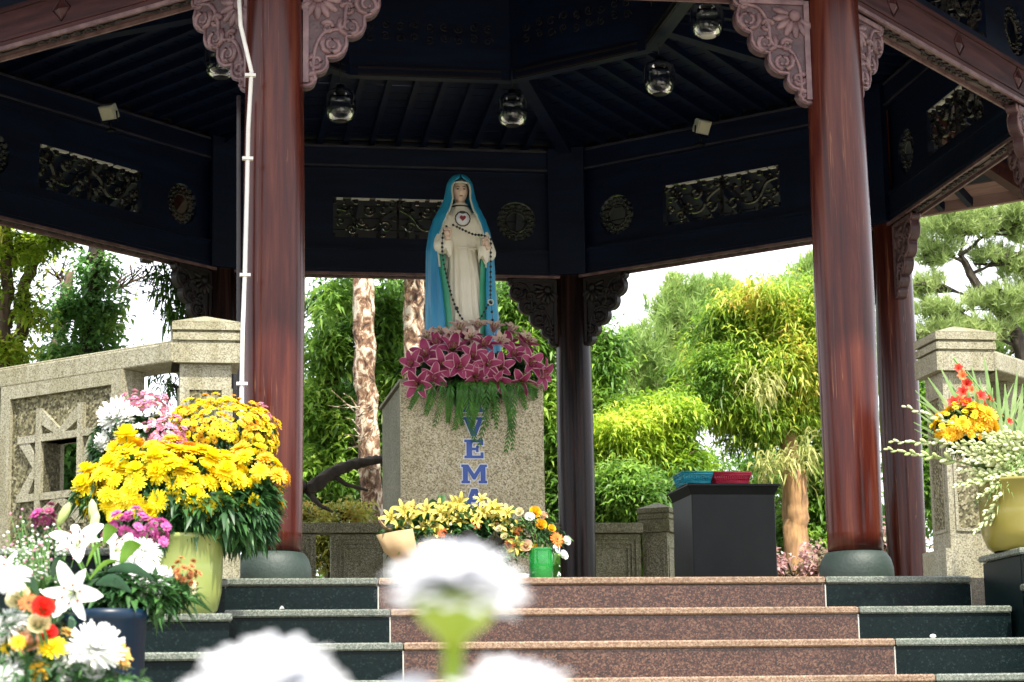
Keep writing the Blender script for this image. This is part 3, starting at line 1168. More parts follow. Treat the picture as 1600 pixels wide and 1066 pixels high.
# rafters and ceiling boards between the upper beam and the drum
ZC0, ZC1 = ZF1 + 0.20, 4.42


def sector_pt(x, t_, dz=0.0):
    """t_ 0 at the outer beam, 1 at the drum"""
    return Vector((x, -(AP + (AP2 - AP) * t_), ZC0 + (ZC1 - ZC0) * t_ + dz))


g = MB()
for i in range(14):
    a, b_ = i / 14, (i + 1) / 14 - 0.006
    h0, h1 = (S + (S2 - S) * a) / 2, (S + (S2 - S) * b_) / 2
    p = [sector_pt(-h0, a, 0.05), sector_pt(h0, a, 0.05), sector_pt(h1, b_, 0.05), sector_pt(-h1, b_, 0.05)]
    q = [v_ + Vector((0, 0, 0.02)) for v_ in p]
    g.add(p + q, [(3, 2, 1, 0), (4, 5, 6, 7), (0, 1, 5, 4), (1, 2, 6, 5), (2, 3, 7, 6), (3, 0, 4, 7)])
CEILM = g.mesh('ceiling_board', M_DARK_VEIL)


def bar(p, q, w_, h_):
    p, q = Vector(p), Vector(q)
    d = (q - p).normalized()
    sd_ = d.cross(Vector((0, 0, 1))).normalized() * w_ / 2
    up = sd_.cross(d).normalized() * h_ / 2
    if up.z < 0:
        up = -up
    vs = [p - sd_ - up, p + sd_ - up, p + sd_ + up, p - sd_ + up, q - sd_ - up, q + sd_ - up, q + sd_ + up, q - sd_ + up]
    return vs, [(0, 1, 2, 3), (7, 6, 5, 4), (0, 4, 5, 1), (1, 5, 6, 2), (2, 6, 7, 3), (3, 7, 4, 0)]


g = MB()
g.add(*bar(sector_pt(0, 0.02, 0.02), sector_pt(0, 0.98, 0.02), 0.05, 0.055))
RAFM = {}
for i in range(-6, 7):
    x = i * 0.215
    t1 = 0.98 if abs(x) < S2 / 2 - 0.02 else 0.98 * (S / 2 - abs(x)) / (S / 2 - S2 / 2)
    g = MB()
    g.add(*bar(sector_pt(x, 0.02, 0.02), sector_pt(x, t1, 0.02), 0.045, 0.055))
    RAFM[i] = g.mesh('rafter', M_DARK_VEIL)
g = MB()
c0 = Vector((S / 2, -AP, ZC0 - 0.01))
c1 = Vector((S2 / 2, -AP2, ZC1 - 0.03))
g.add(*bar(c0, c1, 0.10, 0.14))
HIPM = g.mesh('hip_rafter', M_DARK_VEIL)

# eaves: soffit boards and rafters outside the beams
EA, EZ0, EZ1 = 4.95, ZF1 + 0.20, 3.58
g = MB()
hw0, hw1 = S / 2 * 1.0, S / 2 * EA / AP
nb = 9
for i in range(nb):
    a, b_ = i / nb, (i + 1) / nb - 0.008
    def ep(sg, t_, dz):
        return (sg * (hw0 + (hw1 - hw0) * t_), -(AP + 0.08 + (EA - AP - 0.08) * t_), EZ0 + (EZ1 - EZ0) * t_ + dz)
    p = [ep(-1, a, 0.04), ep(1, a, 0.04), ep(1, b_, 0.04), ep(-1, b_, 0.04)]
    q = [(x, y, z + 0.02) for x, y, z in p]
    g.add(p + q, [(0, 1, 2, 3), (7, 6, 5, 4), (0, 4, 5, 1), (1, 5, 6, 2), (2, 6, 7, 3), (3, 7, 4, 0)], 1 if i < 8 else 0)  # all but the outermost board coloured dark: painted shade behind the openings
EAVM = g.mesh('eave_board', [M_SOFFIT, M_DARK_VEIL])
g = MB()
g.box((0, -EA - 0.02, EZ1 + 0.02), (2 * hw1, 0.05, 0.12))
FASM = g.mesh('fascia', M_SOFFIT)
ERM = {}
for i in range(-6, 7):
    g = MB()
    x = i * 0.215
    g.add(*bar((x, -AP - 0.09, EZ0 - 0.0), (x * 1.15, -EA, EZ1 - 0.0), 0.05, 0.07))
    ERM[i] = g.mesh('eave_rafter', M_DARK_VEIL)  # coloured dark like the boards, as shade behind the openings
g = MB()
g.add(*bar((S / 2, -AP, EZ0 - 0.04), (hw1, -EA, EZ1 - 0.02), 0.1, 0.16))
EHM = g.mesh('eave_hip', M_BEAM)
# tiled roof over all
g = MB()
for sgm in range(12):
    a, b_ = sgm / 12, (sgm + 1) / 12
    def rp(sg, t_, dz):
        r_ = EA + 0.05 + (0.9 - EA - 0.05) * t_
        return (sg * r_ * S / 2 / AP, -r_, EZ1 + 0.14 + (2.2 * t_ + 0.9 * t_ * t_) + dz)
    p = [rp(-1, a, 0), rp(1, a, 0), rp(1, b_, 0.0), rp(-1, b_, 0.0)]
    q = [(x, y, z + 0.05) for x, y, z in p]
    g.add(p + q, [(3, 2, 1, 0), (4, 5, 6, 7), (0, 1, 5, 4), (2, 3, 7, 6)])
for i in range(-12, 13):
    x = i * 0.16
    t1 = min(1.0, 1 - (abs(x) * AP / (S / 2) - 0.9) / (EA - 0.85)) if abs(x) * AP / (S / 2) > 0.9 else 1.0
    if t1 > 0.05:
        pts = []
        for q in range(7):
            t_ = t1 * q / 6
            pts.append((x, -(EA + 0.05 + (0.9 - EA - 0.05) * t_), EZ1 + 0.2 + 2.2 * t_ + 0.9 * t_ * t_))
        g.tube(pts, 0.035, 6)
ROOFM = g.mesh('tiled_roof', M_TILE)
g = MB()
g.lathe([(1.05, 6.6), (0.95, 6.8), (0.3, 7.1), (0.12, 7.3), (0.2, 7.5), (0.05, 7.8)], 8)
g.build('roof_finial', M_TILE, pav)

for k in range(8):
    bm_ = part('lower_beam', LOWM, k)
    inst('soffit_board', BEDM, bm_, (0, 0, 0))
    tag(inst('soffit_carving', SOFM, bm_, (0, 0, 0)), kind='stuff')
    inst('soffit_strip', STRM, bm_, (0, 0, 0))
    for x in (-0.86, 0.0, 0.86):
        inst('diamond_boss', DIAM, bm_, (x, 0, ZB + 0.135))
    fr = part('frieze_board', FRM, k)
    inst('fretwork', FRET, fr, (0, 0, 0))
    inst('light_dash', DASHM, fr, (0, 0, 0))
    for s_ in (-1, 1):
        inst('wreath', WREM, fr, (s_ * RX, 0, 0))
    ub = part('upper_beam', UPM, k)
    inst('moulding', TRM, ub, (0, 0, 0))
    for s_ in (1, -1):
        p = rotz(k) @ Vector((-s_ * (S / 2 - 0.138), -AP, ZB - 0.003))
        dk = 2 if k in (3, 4, 5) else 0  # rear brackets take the shaded copy of the wood
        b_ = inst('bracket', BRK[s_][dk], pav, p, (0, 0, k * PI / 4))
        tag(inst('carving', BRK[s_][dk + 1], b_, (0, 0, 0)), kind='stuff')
    rb = part('ring_beam', RINGM, k)
    rf = part('ring_board', RFM, k)
    tag(inst('carving', RCM, rf, (0, 0, 0)), kind='stuff')
    part('ceiling_board', CEILM, k)
    for i in RAFM:
        part('rafter', RAFM[i], k)
    part('hip_rafter', HIPM, k)
    part('eave_board', EAVM, k)
    part('fascia', FASM, k)
    for i in ERM:
        part('eave_rafter', ERM[i], k)
    part('eave_hip', EHM, k)
    part('tiled_roof', ROOFM, k)
g = MB()
g.lathe([(1.62, ZR + 0.79), (1.62, ZR + 0.82)], 8, 0, False, Matrix.Rotation(PI / 8, 4, 'Z'))
g.build('drum_ceiling', M_DARK_VEIL, pav)

g = MB()
g.box((0, 0, (ZB + 0.02 + ZF1 + 0.19) / 2), (0.30, 0.05, ZF1 + 0.17 - ZB))
CPM = g.mesh('dark_corner_cover', M_DARK_VEIL)
for k in range(8):
    c = rotz(k) @ Vector((S / 2, -AP, 0))
    q_ = c * (1 - 0.158 / c.length)
    inst('dark_corner_cover', CPM, pav, q_, (0, 0, math.atan2(c.y, c.x) + PI / 2))  # dark boards added over the column tops so they read dark inside

# conduit on the front left column
pts = [at(372, -30, -3.72), at(376, 40, -3.72), at(393, 112, -3.70), at(388, 200, -3.70), at(386, 300, -3.70), at(383, 420, -3.70), at(379, 520, -3.70), at(377, 640, -3.70), at(376, 760, -3.70), at(376, 880, -3.70)]
pts = [Vector((p.x, p.y, max(p.z, 0.26))) for p in pts]
cd = thing('conduit', 'white plastic conduit running down the left side of the left front column', 'conduit', pts[-1])
g = MB()
g.tube([p - pts[-1] for p in pts], 0.0105, 8)
g.build('pipe', M_PIPE, cd)
for yy in (118, 248, 430, 600):
    c = at({118: 391, 248: 387, 430: 383, 600: 378}[yy], yy, -3.70) - pts[-1]
    g = MB()
    g.box((0.0, 0.0, 0), (0.052, 0.03, 0.014))
    g.build('clip', M_PIPE, cd, c)
g = MB()
p2 = [at(373, y, -3.62) for y in (150, 300, 500, 700, 860)]
g.tube([p - pts[-1] for p in bezier(p2, 3)], 0.012, 6)
g.build('cable', M_CARVED, cd)

# floodlights on the beams
def floodlight(px, py, Y, rz, tilt, label):
    p = at(px, py, Y)
    f = thing('floodlight', label, 'floodlight', p, rz, 'floodlights on the ceiling beams')
    g = MB()
    R_ = Matrix.Rotation(tilt, 4, 'X')
    g.box((0, 0, 0), (0.13, 0.05, 0.11), 0, R_)
    for i in range(5):
        g.box((-0.05 + i * 0.025, 0.035, 0), (0.006, 0.022, 0.09), 0, R_)
    g.build('housing', M_FLOOD, f, None, None, 0.004)
    g = MB()
    g.box((0, -0.031, 0), (0.108, 0.008, 0.09), 0, R_)
    g.build('lens', M_LENS, f)
    g = MB()
    g.tube([(-0.07, 0, 0), (-0.072, 0.01, -0.075), (0.072, 0.01, -0.075), (0.07, 0, 0)], 0.007, 6)
    g.tube([(0, 0.01, -0.075), (0, 0.03, -0.13)], 0.009, 6)
    g.box((0, 0.03, -0.135), (0.06, 0.05, 0.014))
    g.build('mounting', M_STEEL, f)
    return f


floodlight(1097, 198, 2.2, math.radians(28), 0.5, 'small white floodlight aimed down on the right back beam')
floodlight(170, 175, 2.0, math.radians(-35), 0.6, 'small white floodlight high on the left back beam')

# glass lanterns under the drum
g = MB()
g.lathe([(0.06, 0.225), (0.10, 0.215), (0.112, 0.18), (0.112, 0.10), (0.104, 0.05), (0.08, 0.015), (0.055, 0.003)], 24, cap=False)
g.lathe([(0.05, 0.007), (0.076, 0.019), (0.100, 0.052), (0.108, 0.10), (0.108, 0.178), (0.097, 0.210), (0.06, 0.220)], 24, cap=False)
JARM = g.mesh('glass_jar', M_GLASS)
g = MB()
g.lathe([(0.03, 0.27), (0.03, 0.245), (0.07, 0.235), (0.072, 0.222), (0.05, 0.22)], 16)
g.tube([(0, 0, 0.26), (0, 0, 0.62)], 0.005, 6)
CAPL = g.mesh('lantern_cap', M_STEEL)
g = MB()
g.lathe([(0.0, 0.012), (0.05, 0.014), (0.056, 0.006), (0.05, 0.0), (0.0, -0.002)], 20, cap=False)
BULM = g.mesh('lantern_base', M_PIPE)
BULD = g.mesh('lantern_base', M_STEEL)
lamps = [(532, 190, 1.25, 'glass lantern hanging to the right of the left front column'), (801, 197, 1.25, 'glass lantern hanging above and right of the statue head'),
         (1031, 148, 0.45, 'glass lantern hanging right of the centre between two ceiling beams'), (1106, 58, -0.55, 'glass lantern with bright base beside the right carved bracket'),
         (345, 122, 0.45, 'glass lantern half hidden behind the left carved bracket')]
for px, py, Y, lab in lamps:
    p = at(px, py, Y)
    l_ = thing('glass_lantern', lab, 'lantern', p, 0, 'glass lanterns under the ceiling')
    inst('glass', JARM, l_, (0, 0, 0))
    inst('cap', CAPL, l_, (0, 0, 0))
    inst('base_disc', BULM if px == 1106 else BULD, l_, (0, 0, 0))  # the one white disc stands in for sky reflected in it

# ================================================================== THE PEDESTAL
PY0 = -0.55
pa, pb = at(625, 600, PY0), at(848, 600, PY0)
PX0, PX1, PZ = pa.x, pb.x, 1.556
PCX = (PX0 + PX1) / 2
ped = thing('pedestal', 'tall speckled granite pedestal with blue lettering under the statue', 'pedestal', (PCX, 0, 0))
PW, PD = PX1 - PX0, 1.15
g = MB()
g.box((0, PY0 + PD / 2 + 0.012, PZ / 2), (PW - 0.03, PD - 0.024, PZ))
g.build('block', M_OLIVE, ped, None, None, 0.006)
g = MB()
g.box((0, PY0 + 0.006, (PZ + 0.002) / 2), (PW, 0.022, PZ + 0.004))
g.build('front_slab', M_PED, ped, None, None, 0.005)
g = MB()
g.box((0, PY0 + PD / 2, PZ + 0.012), (PW + 0.01, PD, 0.02))
g.build('top_slab', M_STONE, ped, None, None, 0.004)
# letters A V E M A R I A, slab serif, one under the other
GL = {
    'A': [[(-.5, 0), (-.14, 0), (-.14, .14), (-.2, .14), (-.16, .3), (.16, .3), (.2, .14), (.14, .14), (.14, 0), (.5, 0), (.5, .14), (.42, .14), (.14, 1), (-.14, 1), (-.42, .14), (-.5, .14)]],
    'V': [[(-.5, 1), (-.5, .86), (-.42, .86), (-.12, 0), (.12, 0), (.42, .86), (.5, .86), (.5, 1), (.12, 1), (.12, .86), (.2, .86), (0, .28), (-.2, .86), (-.12, .86), (-.12, 1)]],
    'E': [[(-.45, 0), (.45, 0), (.45, .32), (.31, .32), (.31, .15), (-.08, .15), (-.08, .43), (.1, .43), (.1, .33), (.22, .33), (.22, .67), (.1, .67), (.1, .57), (-.08, .57), (-.08, .85), (.31, .85), (.31, .7), (.45, .7), (.45, 1), (-.45, 1), (-.45, .86), (-.35, .86), (-.35, .14), (-.45, .14)]],
    'M': [[(-.6, 0), (-.2, 0), (-.2, .14), (-.3, .14), (-.3, .66), (-.05, .2), (.05, .2), (.3, .66), (.3, .14), (.2, .14), (.2, 0), (.6, 0), (.6, .14), (.53, .14), (.53, .86), (.6, .86), (.6, 1), (.28, 1), (0, .5), (-.28, 1), (-.6, 1), (-.6, .86), (-.53, .86), (-.53, .14), (-.6, .14)]],
    'R': [[(-.48, 0), (-.06, 0), (-.06, .14), (-.14, .14), (-.14, .4), (0, .4), (.2, 0), (.5, 0), (.5, .14), (.4, .14), (.26, .44), (.42, .6), (.42, .84), (.26, 1), (-.48, 1), (-.48, .86), (-.38, .86), (-.38, .14), (-.48, .14)]],
    'I': [[(-.28, 0), (.28, 0), (.28, .14), (.15, .14), (.15, .86), (.28, .86), (.28, 1), (-.28, 1), (-.28, .86), (-.15, .86), (-.15, .14), (-.28, .14)]],
}
HOLES = {'A': [(-.09, .43), (.09, .43), (0, .72)], 'R': [(-.14, .54), (.12, .54), (.18, .62), (.18, .78), (.1, .86), (-.14, .86)]}


def offset_poly(poly, d):
    n = len(poly)
    A = sum(poly[i][0] * poly[(i + 1) % n][1] - poly[(i + 1) % n][0] * poly[i][1] for i in range(n))
    sg = 1 if A > 0 else -1
    r = []
    for i in range(n):
        p0, p1, p2 = (Vector(poly[(i + q) % n]) for q in (-1, 0, 1))
        a, b_ = (p1 - p0).normalized(), (p2 - p1).normalized()
        na, nb_ = Vector((a.y, -a.x)) * sg, Vector((b_.y, -b_.x)) * sg
        m2 = (na + nb_)
        m2 = m2 / max(m2.length_squared / 2, 0.35)
        r.append(tuple(p1 + m2 * d))
    return r


LX = at(740, 700, PY0).x - PCX
LH = 0.118
for ch, py in zip('AVEMARIA', (630, 667, 702, 741, 779, 817, 855, 893)):
    zc_ = at(740, py, PY0).z
    sc_ = lambda P: [(LX + x * LH * 1.14, zc_ + (z - .5) * LH) for x, z in P]
    g = MB()
    g.prism(sc_(GL[ch][0]), PY0 - 0.014, PY0 - 0.0095, 0)
    g.prism(offset_poly(sc_(GL[ch][0]), 0.006), PY0 - 0.009, PY0 - 0.0055, 1)
    if ch in HOLES:
        g.prism(sc_(HOLES[ch]), PY0 - 0.0162, PY0 - 0.0143, 1)
    g.build('letter', [M_BLUE, M_WHITE], ped)

# ================================================================== THE STATUE
M_ROBE = plain('cream_paint', (0.86, 0.82, 0.68), (0.80, 0.75, 0.60), 5, 0.5, 0.15, 30)
M_MANTLE = plain('blue_mantle_paint', (0.010, 0.20, 0.40), (0.03, 0.32, 0.52), 4, 0.4, 0.1, 30, stretch=(3, 3, 0.5))
M_LINING = plain('green_lining_paint', (0.05, 0.36, 0.20), (0.09, 0.46, 0.28), 5, 0.45)
M_SKIN = plain('painted_skin', (0.74, 0.56, 0.44), (0.68, 0.50, 0.38), 8, 0.45)
M_HAIR = plain('painted_hair', (0.03, 0.018, 0.012), (0.02, 0.012, 0.01), 8, 0.5)
M_LIP = plain('painted_lip', (0.35, 0.05, 0.05), (0.3, 0.04, 0.04), 8, 0.4)
M_RED = plain('heart_red', (0.30, 0.012, 0.02), (0.2, 0.01, 0.015), 8, 0.35)
M_BEAD = plain('bead_dark', (0.012, 0.02, 0.022), (0.006, 0.01, 0.012), 8, 0.2)
M_TRIM = plain('pale_trim_paint', (0.60, 0.64, 0.54), (0.48, 0.54, 0.46), 8, 0.45)
SY = 0.05
SX = at(718, 275, SY).x
ST = at(718, 275, SY).z
SK = px2m(1, SY) * 1.0 / math.cos(0.17)


def sz(py):
    return ST - (py - 275) * SK * 1.02


statue = thing('statue', 'painted statue of a veiled woman in blue mantle and cream robe on the pedestal', 'statue', (SX, SY, PZ + 0.022))
B0 = PZ + 0.022


def interp(tab, y):
    for (a, va), (b_, vb) in zip(tab, tab[1:]):
        if y <= b_:
            t_ = (y - a) / (b_ - a)
            t_ = max(0, t_)
            return va + (vb - va) * (t_ * t_ * (3 - 2 * t_) * 0.5 + t_ * 0.5)
    return tab[-1][1]


WOUT = [(275, 2), (277, 9), (281, 14), (290, 18.5), (300, 20.5), (312, 23), (325, 28), (336, 34), (350, 41), (370, 47), (400, 51), (440, 51.5), (480, 53), (520, 54.5), (560, 57), (596, 58), (640, 59)]
DOUT = [(275, 3), (277, 9), (281, 14), (290, 19), (300, 20), (312, 21), (325, 24), (345, 31), (380, 36), (440, 38), (520, 41), (600, 45), (640, 46)]
CXO = [(275, 0), (320, 0), (340, -1), (380, -1), (440, 0), (520, 2), (640, 2)]
OPEN = [(275, 0), (283, 2), (287, 10), (295, 14), (305, 15), (315, 14), (325, 16), (335, 19), (345, 24), (360, 30), (380, 36), (400, 38), (430, 36), (470, 33), (520, 30), (600, 28), (640, 28)]
CYF = [(275, -2), (285, 0), (320, 2), (345, 0), (640, 0)]
YMAX = 275 + (ST - B0) / (SK * 1.02)
rows, lin, n = [], [], 72
ys = [275 + (YMAX - 275) * (i / 90) ** 1.15 for i in range(91)]
for py in ys:
    w_, d_, cx, op = interp(WOUT, py), interp(DOUT, py), interp(CXO, py), interp(OPEN, py)
    th0 = math.asin(min(0.98, op / w_))
    row = []
    low = min(1, max(0, (py - 320) / 200))
    for i in range(n + 1):
        th = th0 + (2 * PI - 2 * th0) * i / n
        fo = 1 + 0.09 * low * abs(math.sin(7 * th + 0.5 * math.sin(py * 0.02))) - 0.035 * low + 0.025 * low * math.sin(23 * th + 1.3)
        x = cx + w_ * fo * math.sin(th)
        y = -d_ * fo * math.cos(th)
        row.append((x * SK, y * SK, sz(py) - B0))
    rows.append(row)
g = MB()
g.strip(rows)
o = g.build('mantle', M_MANTLE, statue)
so = o.modifiers.new('thick', 'SOLIDIFY')
so.thickness = 0.010
so.offset = -1
# pale trim along the front edges of the veil and mantle
g = MB()
for e in (0, -1):
    g.tube([(r[e][0], r[e][1] - 0.003, r[e][2]) for r in rows[6:46:2]], 0.0075, 6)
g.tube([rows[6][0], (0, rows[6][0][1] - 0.002, rows[6][0][2] + 0.010), rows[6][-1]], 0.008, 6)
g.build('veil_edge', M_TRIM, statue)
# inside of the mantle
rows2 = []
for py in [y for y in ys if y > 372]:
    w_, d_, cx, op = interp(WOUT, py), interp(DOUT, py), interp(CXO, py), interp(OPEN, py)
    th0 = math.asin(min(0.98, op / w_))
    rows2.append((py, w_, d_, cx, th0))
g = MB()
for s_ in (-1, 1):
    g.strip([[((cx + s_ * 0.93 * w_ * math.sin(th0 + 0.12 - q * 0.07)) * SK, -0.94 * d_ * math.cos(th0 + 0.12 - q * 0.07) * SK, sz(py) - B0) for q in range(5)] for py, w_, d_, cx, th0 in rows2])
g.build('lining', M_LINING, statue)
# robe
WR = [(300, 8), (325, 13), (333, 20), (345, 27), (360, 32), (380, 34), (392, 28), (400, 26), (420, 28), (460, 31), (520, 34), (600, 37), (640, 38)]
DR = [(300, 8), (325, 12), (335, 17), (350, 25), (370, 28), (392, 26), (405, 29), (460, 35), (600, 46), (640, 48)]
rows3 = []
for py in [322 + (YMAX - 322) * i / 70 for i in range(71)]:
    w_, d_, cx = interp(WR, py), interp(DR, py), interp(CXO, py)
    low = min(1, max(0, (py - 385) / 60))
    row = []
    for i in range(96):
        th = 2 * PI * i / 96
        fo = 1 + low * (0.17 * abs(math.sin(9 * th + 0.4 * math.sin(py * 0.03))) - 0.085 + 0.04 * math.sin(25 * th + 2)) + (1 - low) * 0.015 * math.sin(9 * th)
        row.append(((cx + 3 * low + w_ * fo * math.sin(th)) * SK, (-d_ * fo * math.cos(th)) * SK, sz(py) - B0))
    rows3.append(row)
g = MB()
g.strip(rows3, 0, True, None, True)
rb = g.build('robe', M_ROBE, statue)
g = MB()
py = 326
cz = sz(py) - B0
g.tube([(14 * SK * math.sin(a), -15 * SK * math.cos(a), cz - 0.002) for a in [(-1.3 + 2.6 * i / 10) for i in range(11)]], 0.005, 6)
g.build('collar', M_HAIR, rb)
# belt fold
g = MB()
g.tube([((3 + 25 * math.sin(a)) * SK, (-26.5 * math.cos(a)) * SK, sz(395 + 1.5 * math.cos(a)) - B0) for a in [(-1.5 + 3 * i / 14) for i in range(15)]], 0.008, 6)
g.build('belt', M_ROBE, rb)


# head, face
def hp(x, y):
    return ((x - 718) * SK, sz(y) - B0)


g = MB()
hx, hz = hp(718, 302)
vs_rows = []
for j in range(25):
    v_ = -1 + 2 * j / 24
    ph = math.asin(max(-1, min(1, v_)))
    c = math.cos(ph)
    row = []
    for i in range(32):
        a = 2 * PI * i / 32
        x, y = math.sin(a), -math.cos(a)
        wx = 13.2 * c * (1 - 0.30 * max(0, -v_) ** 1.5)
        wy = 15.0 * c * (1 - 0.12 * max(0, -v_))
        zz = v_ * 20.5
        yy = y * wy
        fr = max(0, -y) ** 2
        ax = x * wx / 13.2
        nose = math.exp(-(ax / 0.13) ** 2) * math.exp(-((v_ + 0.10) / 0.16) ** 2) * 3.0 + math.exp(-(ax / 0.09) ** 2) * math.exp(-((v_ - 0.12) / 0.2) ** 2) * 1.3
        eye = math.exp(-((abs(ax) - 0.36) / 0.17) ** 2) * math.exp(-((v_ - 0.12) / 0.11) ** 2) * 1.5
        lip = math.exp(-(ax / 0.22) ** 2) * math.exp(-((v_ + 0.44) / 0.09) ** 2) * 1.1
        chin = math.exp(-(ax / 0.22) ** 2) * math.exp(-((v_ + 0.8) / 0.14) ** 2) * 1.6
        yy -= fr * (nose - eye + lip + chin)
        row.append((hx + x * wx * SK, (yy - 1) * SK, hz + zz * SK))
    vs_rows.append(row)
g.strip(vs_rows, 0, True, None, True)
g.tube([(0, -0.005, hz - 0.06), (0, -0.004, hz - 0.12)], [0.034, 0.042], 14)
head = g.build('head', M_SKIN, statue)
g = MB()
for j in range(1):
    pts = []
    for i in range(17):
        a = -2.2 + 4.4 * i / 16
        pts.append((hx + 13.0 * SK * math.sin(a), -0.047 * max(0.2, math.cos(a * 0.55)), hz + 17.5 * SK * math.cos(a) + 0.004))
    g.tube(pts, [0.007] * 17, 6)
g.build('hair', M_HAIR, head)
g = MB()
for s_ in (-1, 1):
    g.ball((hx + s_ * 5.0 * SK, -14.1 * SK, hz + 2.4 * SK), (0.0105, 0.0045, 0.0042), 8, 5)
    g.tube([(hx + s_ * 2.2 * SK, -15.0 * SK, hz + 5.4 * SK), (hx + s_ * 5.2 * SK, -14.7 * SK, hz + 6.6 * SK), (hx + s_ * 8.4 * SK, -12.8 * SK, hz + 5.6 * SK)], 0.0022, 5)
g.build('eyes', M_HAIR, head)
g = MB()
g.ball((hx, -15.6 * SK, hz - 9.2 * SK), (0.0125, 0.004, 0.0042), 8, 5)
g.build('lips', M_LIP, head)


# sleeves and hands
def arm(sh, el, wr, name):
    g = MB()
    P = bezier([sh, el, wr], 6)
    m_ = len(P)
    g.tube(P, [0.045 + 0.018 * math.sin(PI * i / (m_ - 1)) - 0.010 * i / (m_ - 1) for i in range(m_)], 14)
    # hanging cuff
    w3 = Vector(wr)
    g.strip([[tuple(w3 + Vector((0.036 * math.sin(a) * k, 0.036 * math.cos(a) * k * 0.9 + 0.012, 0.012 - 0.09 * q / 3 * (1 + 0.3 * math.sin(3 * a))))) for a in [2 * PI * i / 16 for i in range(16)]] for q, k in enumerate((0.9, 1.08, 1.05, 0.9))], 0, True, None, True)
    return g.build(name, M_ROBE, statue)


def hand(c, s_, tilt):
    """palm with five curled fingers"""
    g = MB()
    R_ = Matrix.Translation(c) @ Matrix.Rotation(tilt, 4, 'Y')
    g.ball((0, 0, 0), (0.023, 0.014, 0.030), 12, 8, 0, R_)
    g.tube([(0, 0.01, -0.045), (0, 0, -0.015)], [0.019, 0.018], 10, 0, True, R_)
    for i, (x, l) in enumerate(((-0.017, 0.030), (-0.006, 0.036), (0.006, 0.034), (0.016, 0.027))):
        g.tube([(x, -0.004, 0.015), (x * 1.05, -0.012, 0.022 + l * 0.35), (x * 1.05, -0.026, 0.018 + l * 0.38), (x, -0.032, 0.006 + l * 0.2)], [0.0072, 0.007, 0.0064, 0.005], 7, 0, True, R_)
    g.tube([(s_ * 0.018, -0.004, -0.012), (s_ * 0.026, -0.016, 0.002), (s_ * 0.018, -0.028, 0.014)], [0.008, 0.0075, 0.006], 7, 0, True, R_)
    return g.build('hand', M_SKIN, statue)


lx, lz = hp(690, 379)
rx, rz_ = hp(752, 393)
arm((-0.075, -0.03, sz(340) - B0), (-0.135, -0.09, sz(392) - B0), (lx + 0.006, -0.175, lz - 0.045), 'sleeve')
arm((0.085, -0.03, sz(340) - B0), (0.165, -0.08, sz(402) - B0), (rx - 0.012, -0.175, rz_ - 0.03), 'sleeve')
hand((lx, -0.20, lz), 1, -0.1)
hand((rx, -0.20, rz_), -1, -0.45)
# heart on a white disc in a dark ring
hx2, hz2 = hp(718, 351)
g = MB()
RX_ = Matrix.Translation((hx2, -25.2 * SK, hz2)) @ Matrix.Rotation(PI / 2 + 0.12, 4, 'X')
g.lathe([(0.044, -0.02), (0.045, 0.004), (0.038, 0.009), (0.0, 0.011)], 28, 0, True, RX_, False)
g.build('emblem_disc', M_WHITE, rb)
g = MB()
yy = -0.117
g.tube([(hx2 + (0.048 + 0.002 * (i % 2)) * math.sin(2 * PI * i / 28), yy - 0.002, hz2 + (0.048 + 0.002 * (i % 2)) * math.cos(2 * PI * i / 28)) for i in range(29)], 0.0040, 6)
g.ball((hx2, yy - 0.004, hz2 + 0.043), (0.020, 0.006, 0.010), 8, 5)
g.build('emblem_ring', M_BEAD, rb)
g = MB()
heart = [(0.0165 * 16 * math.sin(a) ** 3 / 13, 0.0165 * (13 * math.cos(a) - 5 * math.cos(2 * a) - 2 * math.cos(3 * a) - math.cos(4 * a)) / 13) for a in [2 * PI * i / 24 for i in range(24)]]
g.prism([(hx2 + x, hz2 + z + 0.004) for x, z in heart], yy - 0.014, yy)
g.build('heart', M_RED, rb)

# rosary held across the hands
rosary = thing('rosary', 'long dark bead rosary draped over both hands of the statue', 'rosary', (SX, SY, B0))
g = MB()


def beads(pts, step=0.0205, r=0.0088):
    P = bezier(pts, 10)
    acc = 0
    last = P[0]
    g.ball(last, r, 7, 5)
    for p in P[1:]:
        acc += (p - last).length
        last = p
        if acc >= step:
            g.ball(p, r, 7, 5)
            acc = 0
    return P


def rp_(x, y, d):
    a, b_ = hp(x, y)
    return (a, d, b_)


ch = []
ch.append(beads([rp_(701, 364, -0.165), rp_(716, 371, -0.165), rp_(733, 378, -0.165), rp_(748, 381, -0.19), rp_(757, 386, -0.2)]))
ch.append(beads([rp_(688, 370, -0.225), rp_(683, 382, -0.205), rp_(683, 410, -0.175), rp_(689, 445, -0.178), rp_(697, 478, -0.185), rp_(705, 500, -0.19), rp_(716, 517, -0.195), rp_(728, 522, -0.2), rp_(742, 510, -0.2), rp_(754, 490, -0.19), rp_(759, 484, -0.185)], 0.0245))
ch.append(beads([rp_(759, 388, -0.215), rp_(760, 410, -0.175), rp_(759, 450, -0.178), rp_(758, 484, -0.185)], 0.0245))
ch.append(beads([rp_(759, 488, -0.19), rp_(761, 520, -0.19), rp_(762, 545, -0.19)], 0.05, 0.010))
o = g.build('bead', M_BEAD, rosary)
tag(o, kind='stuff')
g = MB()
for P in ch:
    g.tube(P, 0.0022, 5)
g.build('cord', M_BEAD, rosary)
g = MB()
c = Vector(rp_(758, 486, -0.192))
g.tube([c + Vector((0.018 * math.sin(2 * PI * i / 16), 0, 0.018 * math.cos(2 * PI * i / 16))) for i in range(17)], 0.005, 6)
g.build('medal', M_TRIM, rosary)
g = MB()
c = Vector(rp_(704, 497, -0.195))
g.ball(c, 0.014, 8, 6)
g.build('large_bead', M_BEAD, rosary)

